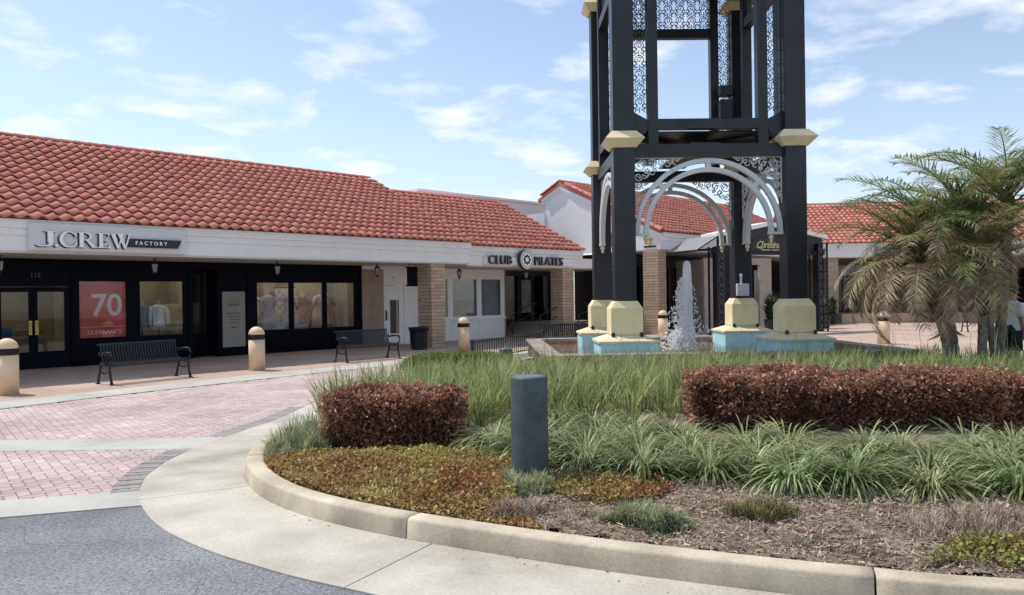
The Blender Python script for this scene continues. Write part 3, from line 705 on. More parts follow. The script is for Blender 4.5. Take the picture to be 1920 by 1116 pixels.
for k, w_ in enumerate((.46, .34, .24, .34)):          # lines too small to read in the photograph: rows of short strokes
    mb = MB(); x = 5.74-w_/2; rl = random.Random(k)
    while x < 5.74+w_/2:
        d_ = rl.uniform(.012, .03); mb.box(x, x+d_, -.034, -.031, 1.28-k*.095, 1.28-k*.095+rl.choice((.022, .03))); x += d_+rl.choice((.008, .008, .022))
    mb.build('text_line', nd, NB)
mb = MB(); mb.prism([(5.66, .86), (5.72, .82), (5.72, .90)], -.034, -.031, lambda u, v, h: (u, h, v)); mb.prism([(5.72, .85), (5.83, .85), (5.83, .87), (5.72, .87)], -.034, -.031, lambda u, v, h: (u, h, v)); mb.build('arrow', nd, NB)
HS = thing('hanging_sign', 'black hanging blade sign beside the brick column', 'sign', (OX, OY, 0), AZ)
MB().box(11.33, 11.78, -1.46, -1.38, 2.12, 2.72).box(11.28, 11.83, -1.48, -1.36, 2.08, 2.12).box(11.28, 11.83, -1.48, -1.36, 2.72, 2.76).build('board', M('blade_navy', (.008, .011, .02), .5), HS)
MB().tube([(11.4, -1.42, 2.76), (11.4, -1.42, 2.83)], .012).tube([(11.7, -1.42, 2.76), (11.7, -1.42, 2.83)], .012).build('hanger', black, HS)
MB().box(11.47, 11.64, -1.464, -1.461, 2.44, 2.50).box(11.44, 11.67, -1.464, -1.461, 2.36, 2.385).build('faint_marking', M('blade_text', (.02, .025, .03), .5), HS)
pp = M('wall_poster', (.20, .18, .165), .5, .6, 3.0)
wp = thing('poster', 'pale exercise photo poster inside the dark stepped entry', 'poster', (OX, OY, 0), AZ)
MB().box(19.42, 20.02, .88, .89, .95, 2.4).build('sheet', pp, wp)

# ================================================================== LANTERNS
def lantern():
    r = thing('hanging_lantern', '', 'lantern')
    MB().tube([(0, 0, 0), (0, 0, -.06)], .012).lathe([(.05, -.02), (.05, 0)], 10).build('hanger', black, r)
    MB().lathe([(.02, -.05), (.10, -.13), (.105, -.15)], 6).build('cap', black, r)
    g_ = MB().lathe([(.085, -.15), (.05, -.36)], 6).build('lantern_glass', M('lantern_glass', (.42, .42, .40), .3), r)
    mb = MB()
    for k in range(6):
        a = 2*math.pi*k/6; mb.bar((.088*math.cos(a), .088*math.sin(a), -.15), (.053*math.cos(a), .053*math.sin(a), -.365), .014, .014)
    mb.lathe([(.058, -.36), (.06, -.38), (.015, -.42), (.02, -.44), (.005, -.46)], 6); mb.build('cage', black, r)
    return r
lt = lantern(); spot = [(-.62, 'small lantern under the soffit above the double doors'), (2.89, 'small lantern under the soffit above the window beside the red poster'), (6.45, 'small lantern under the soffit above the triple display windows'), (10.08, 'small lantern under the soffit above the beige tile panel'), (13.73, 'small lantern under the soffit past the brick column'), (17.3, 'small lantern under the soffit near the dark stepped entry')]
for k, (s, lb) in enumerate(spot):
    o = lt if k == 0 else copy_tree(lt)
    q = Matrix.Rotation(AZ, 4, 'Z') @ Vector((s, -1.4, 0)); o.location = (OX+q.x, OY+q.y, 2.83 if s < 13.5 else 2.77); o['label'] = lb; o['group'] = 'lanterns under the arcade'
def L2W(s, y, z=0):
    q = Matrix.Rotation(AZ, 4, 'Z') @ Vector((s, y, 0)); return (OX+q.x, OY+q.y, z)

# ================================================================== FOUNTAIN BASIN
FB = thing('fountain_basin', 'low stone edged fountain pool with terracotta inner wall under the tower', 'fountain')
BC = [Vector(p) for p in ((.62, 15.93), (8.56, 16.05), (8.12, 22.6), (.38, 22.5))]
def inset(d):
    out = []; c = sum(BC, Vector((0, 0)))/4
    for i in range(4):
        p = BC[i]; a = (BC[i-1]-p).normalized(); b = (BC[(i+1) % 4]-p).normalized(); out.append(p+(a+b)*d)
    return out
cop = M('coping_stone', (.27, .215, .185), .8, .22, 6, bump=.5, bscale=40, c2=(.33, .28, .25), rnd=.1)
basin_w = M('basin_wall', (.15, .12, .105), .85, .15, 5); terra = M('terracotta_lining', (.42, .20, .12), .7, .18, 4)
I1, I2 = inset(.06), inset(.40); O_ = inset(0)
mb = MB()
for i in range(4):
    j = (i+1) % 4; mb.add([(*I1[i], 0), (*I1[j], 0), (*I1[j], .38), (*I1[i], .38)], [(0, 1, 2, 3)])
mb.build('outer_wall', basin_w, FB)
mb = MB()
for i in range(4):
    j = (i+1) % 4; mb.add([(*I2[i], .05), (*I2[j], .05), (*I2[j], .40), (*I2[i], .40)], [(3, 2, 1, 0)])
mb.add([(*p, .06) for p in I2], [(0, 1, 2, 3)]); mb.build('pool_lining', terra, FB)
for i in range(4):
    j = (i+1) % 4; n = 12
    Oi, Oj, Ii, Ij = O_[i], O_[j], inset(.42)[i], inset(.42)[j]
    for k in range(n):
        a, b = k/n, (k+1)/n; e = .004/((Oj-Oi).length); jz = random.uniform(-.004, .004)
        q = [Oi.lerp(Oj, a+e), Oi.lerp(Oj, b-e), Ii.lerp(Ij, b-e), Ii.lerp(Ij, a+e)]
        MB().prism([(p.x, p.y) for p in q], .385, .465+jz).build('coping_stone', cop, FB, bevel=.012)
def water_mat():
    mt = bpy.data.materials.new('pool_water'); mt.use_nodes = True; nt = mt.node_tree; b = nt.nodes['Principled BSDF']
    b.inputs['Base Color'].default_value = (.42, .36, .32, 1); b.inputs['Roughness'].default_value = .06; b.inputs['Alpha'].default_value = .45; b.inputs['IOR'].default_value = 1.33
    n = N(nt, 'ShaderNodeTexNoise'); n.inputs['Scale'].default_value = 5; n.inputs['Detail'].default_value = 4; bp = N(nt, 'ShaderNodeBump'); bp.inputs['Strength'].default_value = .35
    g_ = N(nt, 'ShaderNodeNewGeometry'); nt.links.new(g_.outputs['Position'], n.inputs['Vector']); nt.links.new(n.outputs['Fac'], bp.inputs['Height']); nt.links.new(bp.outputs[0], b.inputs['Normal']); return mt
MB().add([(*p, .30) for p in inset(.402)], [(0, 1, 2, 3)]).build('water', water_mat(), FB)

# ================================================================== TOWER
TX, TY = 4.37, 19.13
T = thing('iron_tower', 'tall dark open steel tower with silver arches standing in the fountain', 'tower', (TX, TY, 0), R(.8))
HC = 1.895; CW = .235
tan_t = tan
topm = M('cap_slab', (.72, .64, .44), .7, .06, 4, rnd=.05, stain=.12, sscale=3)
for sx in (-1, 1):
    for sy in (-1, 1):
        x, y = sx*HC, sy*HC
        mb = MB().box(x-CW, x+CW, y-CW, y+CW, 1.5, 4.96); mb.build('column', tower_m, T, bevel=.02)
        MB().box(x-CW, x+CW, y-CW, y+CW, 5.26, 10.1).build('upper_column', tower_m, T, bevel=.02)
        MB().frustum(.35, .82, .35, 1.40, x, y).frustum(.35, 1.4, .25, 1.56, x, y).build('pedestal', tan_t, T, bevel=.008)
        bb_ = MB().box(x-.625, x+.625, y-.625, y+.625, .05, .70).build('base_block', aqua, T, bevel=.006)
        # sloped coping of separate slabs round the pedestal
        for k in range(4):
            a = k*math.pi/2; c, s = round(math.cos(a)), round(math.sin(a))
            for q in range(3):
                u0, u1 = -1+2*q/3, -1+2*(q+1)/3; g_ = .004
                o0, o1, i0, i1 = .66*u0+g_, .66*u1-g_, .355*u0+g_*.6, .355*u1-g_*.6
                f = lambda u, v, z: (x+u*c-v*s, y+u*s+v*c, z)
                vs = [f(o0, -.66, .70), f(o1, -.66, .70), f(i1, -.355, .815), f(i0, -.355, .815), f(o0, -.66, .655), f(o1, -.66, .655), f(i1, -.355, .705), f(i0, -.355, .705)]
                MB().add(vs, [(0, 1, 2, 3), (4, 7, 6, 5), (0, 4, 5, 1), (1, 5, 6, 2), (2, 6, 7, 3), (3, 7, 4, 0)]).build('coping_slab', topm, bb_)
        for zc_ in (4.93, 9.30):
            MB().frustum(.27, zc_, .43, zc_+.18, x, y).frustum(.43, zc_+.18, .27, zc_+.36, x, y).build('capital', tan_t, T)
        for dx in (-.32, .30): 
            MB().lathe([(.035, 0), (.045, .06), (.03, .10)], 8, c=(x+dx, y-.42, .78)).build('spotlight', black, T)
def arc2(c, r, a0, a1, n=10): return [(c[0]+r*math.cos(R(a0+(a1-a0)*i/n)), c[1]+r*math.sin(R(a0+(a1-a0)*i/n))) for i in range(n+1)]
def spiral(c, r0, r1, a0, a1, n=14): return [(c[0]+(r0+(r1-r0)*i/n)*math.cos(R(a0+(a1-a0)*i/n)), c[1]+(r0+(r1-r0)*i/n)*math.sin(R(a0+(a1-a0)*i/n))) for i in range(n+1)]
def scroll_unit(mb, cx, cz, a, fn, flip=1, w=.016):
    P = lambda pts: [(cx+flip*(u)*a, cz+v*a) for u, v in pts]
    th = .014
    for pts in (arc2((0, .22), .30, -60, 230, 14), spiral((0, .22), .21, .05, 20, 420, 16), arc2((-.30, -.02), .14, -20, 160, 6), arc2((.30, -.02), .14, 20, 200, 6),
                spiral((-.18, -.22), .14, .04, 90, 400, 10), spiral((.18, -.22), .14, .04, 90, -220, 10), [(0, -.1), (.04, -.25), (0, -.46)], arc2((-.38, -.32), .12, -80, 100, 6), arc2((.38, -.32), .12, 80, 260, 6),
                [(-.48, -.08), (-.3, -.14), (-.16, -.08)], [(.48, -.08), (.3, -.14), (.16, -.08)]):
        mb.ribbon(P(pts), w, th, fn)
iron = M('scroll_iron', (.085, .095, .10), .5); 
def side(k):
    rot = (0, 0, k*math.pi/2); nm = {}
    def part(name, mb, mat, bev=0):
        o = mb.build(name, mat, T, bevel=bev); o.rotation_euler = rot; return o
    yf = -HC
    part('lower_beam', MB().box(-1.66, 1.66, yf-.12, yf+.12, 4.74, 5.02), tower_m)
    part('upper_beam', MB().box(-1.11, 1.11, yf-.11, yf+.11, 5.36, 5.58), tower_m)
    for s in (-1, 1):
        a, b = sorted((s*1.11, s*1.33)); part('post', MB().box(a, b, yf-.115, yf+.115, 5.02, 9.88), tower_m)
        pl = [(s*1.66, 5.02), (s*1.33, 5.34), (s*1.33, 5.56), (s*1.66, 5.74)]
        if s > 0: pl = pl[::-1]
        part('gusset', MB().prism(pl, yf-.09, yf+.09, lambda u, v, h: (u, h, v)), tower_m)
        mb = MB(); fn = lambda u, v, h: (u, yf+h, v)
        for q in range(13): scroll_unit(mb, s*1.495, 5.90+q*.315, .335, fn, 1 if q % 2 else -1, .017)
        for e in (s*1.345, s*1.648): mb.box(e-.008, e+.008, yf-.01, yf+.01, 5.72, 9.88)
        part('scroll_panel', mb, iron)
    part('transom', MB().box(-1.11, 1.11, yf-.10, yf+.10, 8.62, 8.86), tower_m)
    mb = MB()
    for r_ in range(3):
        for q in range(7): scroll_unit(mb, -.96+q*.32, 9.04+r_*.33, .35, lambda u, v, h: (u, yf+h, v), 1 if q % 2 else -1, .02)
    part('scroll_frieze', mb, iron)
    part('top_beam', MB().box(-1.66, 1.66, yf-.12, yf+.12, 9.88, 10.1), tower_m)
    # double ring arch
    mb = MB(); z0 = 3.06; nn = 36
    for ro, ri in ((1.645, 1.545), (1.445, 1.345)):
        for i in range(nn):
            a, b = math.pi*i/nn, math.pi*(i+1)/nn
            P = lambda r, t: (r*math.cos(t), z0+r*math.sin(t))
            q = [P(ro, a), P(ro, b), P(ri, b), P(ri, a)]
            n4 = [(u, yf-.03+dy, v) for dy in (-.06, .06) for u, v in q]
            mb.add(n4, [(0, 1, 5, 4), (1, 2, 6, 5) if i == nn-1 else (0, 1, 2, 3), (2, 3, 7, 6), (0, 1, 2, 3) if i == nn-1 else (7, 6, 5, 4)] + ([(3, 0, 4, 7)] if i == 0 else []) + ([(7, 6, 5, 4)] if i == nn-1 else []))
    for t in (45, 90, 135):
        c, s = math.cos(R(t)), math.sin(R(t)); mb.bar((1.44*c, yf-.03, z0+1.44*s), (1.55*c, yf-.03, z0+1.55*s), .11, .10, (0, 1, 0))
    for s in (-1, 1): a, b = sorted((s*1.335, s*1.65)); mb.box(a, b, yf-.095, yf+.035, 3.0, 3.055)
    part('arch', mb, silver)
    for s in (-1, 1):
        pend = MB().lathe([(.02, 0), (.055, -.04), (.06, -.08), (.03, -.12), (.045, -.15), (.015, -.20)], 10, c=(s*1.40, yf-.03, 3.0)); part('pendant', pend, topm)
        mb = MB(); fn = lambda u, v, h: (s*u, yf+h, v)
        curls = [(1.50, 4.58, .14), (1.24, 4.60, .11), (1.02, 4.63, .085), (.84, 4.65, .065), (.68, 4.68, .05), (1.55, 4.32, .10), (1.57, 4.10, .08), (1.60, 3.92, .06), (1.36, 4.42, .10), (1.18, 4.46, .05)]
        for q, (u, v, r_) in enumerate(curls):
            d_ = 1 if q % 2 else -1
            mb.ribbon(spiral((u, v), r_, r_*.25, 40*q, 40*q+d_*430, 16), .022, .03, fn); mb.ribbon(arc2((u+.05, v-.06), r_*.8, 60*q, 60*q+170, 7), .018, .028, fn)
            mb.ribbon(arc2((u-.04, v+.03), r_*.6, 200+30*q, 30*q, 6), .016, .026, fn)
        mb.box(*sorted((s*.55, s*1.655)), yf-.02, yf+.02, 4.715, 4.738); mb.box(*sorted((s*1.635, s*1.657)), yf-.02, yf+.02, 3.7, 4.715)
        part('scroll_bracket', mb, silver)
for k in range(4): side(k)
mb = MB()
for a in (-1, 1):
    mb.bar((-1.7, -1.7*a, 5.19), (1.7, 1.7*a, 5.19), .30, .10+.01*a)
mb.box(-1.72, 1.72, -1.72, -.3, 5.33, 5.36); mb.box(-1.72, 1.72, .3, 1.72, 5.33, 5.36); mb.box(-1.72, -.3, -.3, .3, 5.331, 5.359); mb.box(.3, 1.72, -.3, .3, 5.331, 5.359); mb.box(-1.75, 1.75, -.35, .35, 5.10, 5.13); mb.box(-.35, .35, -1.75, 1.75, 5.07, 5.099)
mb.build('deck_frame', tower_m, T)
for x, y in ((-.8, -.8), (.8, .8), (-.8, .8), (.8, -.8)): MB().lathe([(.14, 0), (.16, .1)], 12, c=(x, y, 5.02)).build('deck_light', M('fixture_grey', (.3, .3, .3), .4), T)
MB().frustum(2.25, 10.11, 2.25, 10.25).frustum(2.2, 10.25, .15, 12.4).build('cap_roof', tower_m, T)
MB().lathe([(.06, 12.1), (.06, 12.5), (.14, 12.62), (.05, 12.8), (.01, 13.2)], 10).build('finial', tan_t, T)
jb = MB().box(1.68, 2.0, 1.895-CW-.14, 1.895-CW, 1.62, 1.95).build('junction_box', M('box_grey', (.55, .57, .60), .5), T, bevel=.015)
MB().tube([(1.80, 1.58, 1.95), (1.80, 1.58, 2.12)], .03).lathe([(.02, 0), (.045, .05), (.03, .12)], 8, c=(1.80, 1.58, 2.1)).build('photocell', MATS['box_grey'], jb)
for z, h in ((6.35, .5), (6.95, .28)): MB().box(1.25, 1.6, 1.4, 1.64, z, z+h).build('loudspeaker', black, T, bevel=.02)
MB().box(-1.62, -1.35, -.3, .0, 5.75, 6.15).build('loudspeaker', black, T, bevel=.02)

# water jet
J = thing('water_jet', 'white foaming water jet rising from the fountain pool', 'water jet', (4.33, 19.1, 0))
def jetm():
    mt = bpy.data.materials.new('foam'); mt.use_nodes = True; nt = mt.node_tree; b = nt.nodes['Principled BSDF']
    b.inputs['Base Color'].default_value = (.93, .96, .98, 1); b.inputs['Roughness'].default_value = .35; b.inputs['Specular IOR Level'].default_value = .5
    tr = N(nt, 'ShaderNodeBsdfTranslucent'); tr.inputs[0].default_value = (.95, .97, .98, 1); ms = N(nt, 'ShaderNodeMixShader'); ms.inputs[0].default_value = .68
    nt.links.new(b.outputs[0], ms.inputs[1]); nt.links.new(tr.outputs[0], ms.inputs[2]); nt.links.new(ms.outputs[0], nt.nodes['Material Output'].inputs[0]); return mt
foam = jetm()
rj = random.Random(4)
mb = MB(); nr, ns = 110, 64; vs = []
for k in range(nr):
    t = k/(nr-1); z = .30+2.22*t; r0 = .085+.10*(1-t)+.12*(1-t)**5
    if t > .94: r0 *= max(.05, math.sqrt(max(0, 1-((t-.94)/.06)**2)))
    for i in range(ns):
        a = 2*math.pi*i/ns; p = Vector((math.cos(a)*2.2, math.sin(a)*2.2, z*3.2))
        q = 1+(.25*noise.noise(p)+.25*noise.noise(p*2.7)+.22*noise.noise(p*6)+.16*noise.noise(p*13))*(.22+1.0*(1-t)**1.5)+.10*noise.noise(Vector((math.cos(a)*6, math.sin(a)*6, z*.8)))
        vs.append((r0*q*math.cos(a)-.10*(1-t)**2, r0*q*math.sin(a), z))
mb.add(vs, [(k*ns+i, k*ns+(i+1) % ns, (k+1)*ns+(i+1) % ns, (k+1)*ns+i) for k in range(nr-1) for i in range(ns)]); mb.add([], [])
mb.build('jet_column', foam, J, smooth=True)
ico = [(0, 0, 1), (0, 0, -1), (1, 0, 0), (-1, 0, 0), (0, 1, 0), (0, -1, 0)]; icf = [(0, 2, 4), (0, 4, 3), (0, 3, 5), (0, 5, 2), (1, 4, 2), (1, 3, 4), (1, 5, 3), (1, 2, 5)]
mb = MB()
for k in range(1500):
    t = rj.random()**1.5; z = .34+1.75*t; side_ = -1 if rj.random() < .66 else 1
    ext = (.42*(1-t)+.05)*rj.random()**1.6; a = rj.uniform(0, 2*math.pi); rr = .08+.11*(1-t)+.12*(1-t)**4
    x = side_*(rr*.8+ext) if rj.random() < .6 else (rr+ext)*math.cos(a); y = (rr+ext*.6)*math.sin(a)
    s = rj.uniform(.004, .016)*(1.6 if rj.random() < .12 else 1); st_ = rj.uniform(1, 3.4); ti = rj.uniform(-.7, .7)
    mb.add([(x-.06+p[0]*s+p[2]*s*st_*math.sin(ti), y+p[1]*s, z+p[2]*s*st_*math.cos(ti)) for p in ico], icf)
for k in range(70):      # torn strands on the near side of the plume
    t = rj.random()**1.4; z = .4+1.3*t; a = rj.uniform(math.pi*.55, math.pi*1.5); rr = .08+.11*(1-t)+.12*(1-t)**4; l = rj.uniform(.06, .20)
    p0 = Vector((rr*math.cos(a)-.06, rr*math.sin(a), z)); d_ = Vector((math.cos(a)*.7, math.sin(a)*.4, rj.uniform(.1, 1.2))).normalized()
    mb.tube([p0, p0+d_*l*.5, p0+d_*l+Vector((-.02, 0, -.04))], .016, 5, [1, .8, .3])
tag(mb.build('spray', foam, J), kind='stuff')

# ================================================================== STREET FURNITURE
def tan_bollard():
    r = thing('bollard', '', 'bollard')
    MB().lathe([(.19, 0), (.19, .74)], 28).build('post', tan_b, r, smooth=False)
    MB().lathe([(.183, .735), (.194, .742), (.194, .86), (.183, .866)], 28).build('band', dark, r)
    MB().lathe([(.19, .862)]+[(.19*math.cos(R(a)), .862+.19*math.sin(R(a))) for a in range(10, 90, 10)]+[(.004, 1.052)], 28, caps=True).build('dome', tan_b, r, smooth=True)
    for ch in r.children:
        if ch.name.startswith(('post', 'band')):
            for p in ch.data.polygons: p.use_smooth = len(p.vertices) == 4
    return r
tb = tan_bollard()
for k, (x, y, lb) in enumerate(((-9.44, 14.43, 'tan domed bollard with dark band in front of the double doors'), (-6.19, 18.7, 'tan domed bollard with dark band in front of the triple display windows'), (-1.55, 24.5, 'tan domed bollard with dark band near the black railing'), (5.92, 30.4, 'tan domed bollard behind the water jet beside the brick corner column'), (11.88, 24.76, 'tan domed bollard with dark band on the open plaza near the palms'))):
    o = tb if k == 0 else copy_tree(tb); o.location = (x, y, 0); o['label'] = lb; o['group'] = 'tan domed bollards'
slate = M('slate_paint', (.055, .075, .082), .5, .25, 5, bump=.12, bscale=30, c2=(.068, .090, .097), fine=.12, fscale=22, stain=.3, sscale=5)
def grey_post(h, lb, loc):
    r = thing('bollard', lb, 'bollard', loc)
    MB().lathe([(.165, -.06), (.165, .0), (.160, .05), (.157, h-.02), (.151, h-.004), (.142, h)], 32).build('post', slate, r, smooth=True)
    MB().lathe([(.128, h), (.120, h+.004), (.004, h+.009)], 32).build('top', M('slate_top', (.12, .14, .15), .55, .2, 9), r)
    for p in r.children[0].data.polygons: p.use_smooth = len(p.vertices) == 4
    return r
grey_post(.885, 'slate grey round post standing among the ground cover', (.135, 6.60, zbed(.135, 6.6)-.02))
grey_post(.40, 'short slate grey post behind the tall grass near the railing', (-.16, 17.5, .12))

def bench():
    r = thing('bench', '', 'bench')
    prof = [(.30, .83), (.285, .82), (.245, .68), (.20, .53), (.165, .455), (.12, .43), (0, .43), (-.13, .44), (-.20, .435), (-.24, .40), (-.235, .37)]
    mb = MB(); hw, th = .019, .005
    vs = []
    for i, (y, z) in enumerate(prof):
        a = prof[max(i-1, 0)]; b = prof[min(i+1, len(prof)-1)]; dy, dz = b[0]-a[0], b[1]-a[1]; l = math.hypot(dy, dz); ny, nz = -dz/l*th, dy/l*th
        vs += [(-hw, y+ny, z+nz), (hw, y+ny, z+nz), (hw, y-ny, z-nz), (-hw, y-ny, z-nz)]
    n = len(prof); mb.add(vs, [(i*4+k, i*4+(k+1) % 4, (i+1)*4+(k+1) % 4, (i+1)*4+k) for i in range(n-1) for k in range(4)]+[(3, 2, 1, 0), (n*4-4, n*4-3, n*4-2, n*4-1)])
    me = mb.mesh('slat', black)
    for k in range(27): link('slat', me, r, (-.82+k*1.64/26, 0, 0))
    for nm, y, z in (('top_rail', .305, .80), ('seat_rail', .10, .405), ('front_rail', -.215, .39)): MB().tube([(-.88, y, z), (.88, y, z)], .018, 8).build(nm, black, r)
    for s in (-1, 1):
        x = s*.87
        MB().tube([(x, -.27, 0), (x, -.24, .10), (x, -.20, .26), (x, -.19, .40)], .028, 7, [1.15, .95, .9, 1]).box(x-.035, x+.035, -.31, -.23, 0, .02).build('leg', black, r)
        MB().tube([(x, .30, 0), (x, .26, .12), (x, .20, .28), (x, .17, .42)], .028, 7, [1.15, .95, .9, 1]).box(x-.035, x+.035, .26, .34, 0, .02).build('leg', black, r)
        MB().tube([(x, .17, .42), (x, .0, .38), (x, -.19, .40)], .024, 7).tube([(x, -.21, .27), (x, 0, .22), (x, .22, .26)], .015, 6).build('side_frame', black, r)
        MB().tube([(x, -.19, .40), (x, -.25, .48), (x, -.27, .58), (x, -.22, .645), (x, -.10, .65), (x, .05, .635), (x, .20, .60), (x, .235, .66)], .023, 7, [1, 1, 1.1, 1.3, 1.3, 1.2, 1, .9]).build('armrest', black, r)
    return r
bn = bench()
for k, (x, y, a, lb) in enumerate(((-7.88, 16.6, 54.5, 'black slatted metal bench standing before the red clearance poster'), (-3.95, 21.15, 47, 'black slatted metal bench standing before the beige tile panel'), (1.75, 23.55, 4, 'black slatted metal bench behind the fountain pool near the stairs'), (19.0, 30.9, -6, 'black slatted metal bench out on the plaza behind the palm trunks'))):
    o = bn if k == 0 else copy_tree(bn); o.location = (x, y, 0); o.rotation_euler = (0, 0, R(a)); o['label'] = lb; o['group'] = 'black slatted benches'

tr_ = thing('litter_bin', 'round black slatted litter bin beside the brick column', 'bin', (-3.05, 25.15, 0), R(10))
MB().lathe([(.24, .03), (.24, .62)], 20).build('liner', dark, tr_)
MB().lathe([(.30, .66), (.345, .70), (.34, .73), (.22, .73), (.22, .70)], 28).build('rim', black, tr_, smooth=True)
slm = MB().bar((.27, 0, .03), (.285, 0, .55), .045, .008, (1, 0, 0)).bar((.285, 0, .55), (.33, 0, .69), .045, .008, (1, 0, 0)).mesh('slat', black)
for k in range(26): link('slat', slm, tr_, (0, 0, 0), (0, 0, 2*math.pi*k/26))
MB().lathe([(.275, .03), (.285, .03), (.285, .08), (.275, .08)], 24, caps=False).build('foot_ring', black, tr_)

def railing(name, lb, p, q, h0, h1, step=.115, mid=False):
    r = thing(name, lb, 'railing', (p[0], p[1], 0)); d_ = Vector((q[0]-p[0], q[1]-p[1], 0)); n = max(2, int(d_.length/step))
    MB().bar((0, 0, h0), d_+Vector((0, 0, h1)), .05, .03).build('top_rail', black, r)
    MB().bar((0, 0, .10), d_+Vector((0, 0, .10+h1-h0)), .035, .025).build('bottom_rail', black, r)
    for t in (0, .5, 1) if mid else (0, 1): v = d_*t; MB().box(v.x-.04, v.x+.04, v.y-.04, v.y+.04, 0, h0+(h1-h0)*t+.05).build('post', black, r)
    me = MB().box(-.011, .011, -.011, .011, .10, min(h0, h1)).mesh('baluster', black)
    for k in range(1, n): v = d_*(k/n); link('baluster', me, r, (v.x, v.y, (h1-h0)*k/n))
    return r
railing('railing', 'low black baluster railing beside the fountain pool', (-1.02, 19.6), (.88, 22.85), .55, .62, .115)
def handrail(lb, s0, y, s1, z0, z1):
    r = thing('handrail', lb, 'handrail', L2W(0, 0), AZ)
    mb = MB().tube([(s0, y, z0+.9), (s1, y, z1+.9), (s1+.3, y, z1+.9)], .024, 8).build('top_rail', black, r); MB().tube([(s0, y, z0+.5), (s1, y, z1+.5), (s1+.3, y, z1+.5)], .018, 8).build('mid_rail', black, r)
    for s, z in ((s0, z0), (s1, z1)): MB().tube([(s, y, z-.05), (s, y, z+.9)], .024, 8).build('post', black, r)
handrail('black stair handrail against the white glazed bay', 17.55, -.35, 18.75, 0, .45)
handrail('black stair handrail in front of the dark stepped entry', 17.55, -1.9, 18.9, 0, .45)
handrail('black ramp handrail running past the second brick column', 18.9, -2.75, 21.6, .0, .65)
handrail('second black ramp handrail parallel to the brick column one', 19.2, -3.3, 21.9, .0, .65)

# garden spotlight stakes
def stake(x, y, lb, a=0):
    r = thing('garden_spotlight', lb, 'spotlight', (x, y, zbed(x, y)), a)
    MB().tube([(0, 0, -.05), (0, 0, .12)], .012).build('stake', black, r); MB().tube([(-.03, 0, .20), (.0, 0, .16), (.05, 0, .10)], .038, 10, [1, 1.0, .8]).build('lamp_head', black, r)
stake(-2.28, 8.7, 'small black garden spotlight beside the grey green shrub patch', .4)

# ================================================================== PLANTS
rp = random.Random(11)
def blade(mb, x, y, z, h, w, az, lean, curl, seg=3):
    """one strap leaf: starts upright, bends over towards az"""
    dx, dy = math.cos(az), math.sin(az); px, py = -dy, dx; vs = []; r_ = 0; zz = 0; ang = lean
    st_ = h/seg
    for k in range(seg+1):
        ww = w*(1-.25*k/seg) if k < seg else 0
        if k < seg: vs += [(x+dx*r_-px*ww, y+dy*r_-py*ww, z+zz), (x+dx*r_+px*ww, y+dy*r_+py*ww, z+zz)]
        else: vs.append((x+dx*r_, y+dy*r_, z+zz))
        r_ += st_*math.sin(ang); zz += st_*math.cos(ang); ang += curl/seg
    mb.add(vs, [(2*k, 2*k+1, 2*k+3, 2*k+2) for k in range(seg-1)]+[(2*seg-2, 2*seg-1, 2*seg)])
grass_m = M('flax_grass', (.25, .315, .11), .5, .25, 2.5, rnd=.45, hue=.03, trans=.45, c2=(.35, .39, .17))
liri_m = M('strap_leaf', (.25, .305, .13), .4, .22, 3, rnd=.5, hue=.03, trans=.35, c2=(.35, .39, .20), ornd=.18)
# tall flax like grass, a mass behind the shrubs
GR_ = [(-2.45, 9.0), (-1.9, 8.75), (-.55, 8.85), (.35, 8.6), (1.75, 8.75), (2.2, 9.5), (5.2, 9.3), (8.5, 8.6), (12.6, 8.5), (13.6, 12), (12.6, 14.6), (9.4, 15.0), (8.6, 15.7), (.5, 15.75), (-.2, 15.6), (-1.2, 15.4), (-1.7, 15.0), (-2.05, 13.5), (-2.15, 12.2), (-2.22, 11), (-2.42, 10)]
mb = MB(); n = 0
tufts = []
while len(tufts) < 1300:
    x, y = rp.uniform(-2.5, 13.6), 8.5+7.7*rp.random()**1.25
    if inpoly(x, y, GR_) and not (-2.4 < x < .1 and 15.5 < y): tufts.append((x, y))
for x, y in tufts:
    near = y < 10.8; hh = rp.uniform(.42, .62)*(1.22 if x < .6 and y < 13 else 1.0 if y < 12 else .72); nb = rp.randint(22, 32) if near else rp.randint(14, 20); zb = zbed(x, y)-.02
    hue_az = rp.uniform(0, 6.28)
    for k in range(nb):
        a = rp.uniform(0, 6.28); rr = rp.uniform(0, .11)
        blade(mb, x+rr*math.cos(a), y+rr*math.sin(a), zb, hh*rp.uniform(.65, 1.25), rp.uniform(.0045, .009), a+rp.uniform(-.5, .5), rp.uniform(.03, .38), rp.uniform(.15, 1.25), 4 if near else 3)
for k in range(160):     # long stray stems standing above the mass
    x, y = rp.uniform(-2.4, 10), rp.uniform(9.2, 15.5)
    if inpoly(x, y, GR_): blade(mb, x, y, zbed(x, y), rp.uniform(.75, 1.0), .0035, rp.uniform(0, 6.28), rp.uniform(.05, .3), rp.uniform(.1, .6), 4)
tag(mb.build('tall_grass', grass_m), 'tall arching green flax grass filling the bed before the fountain', 'grass', kind='stuff')

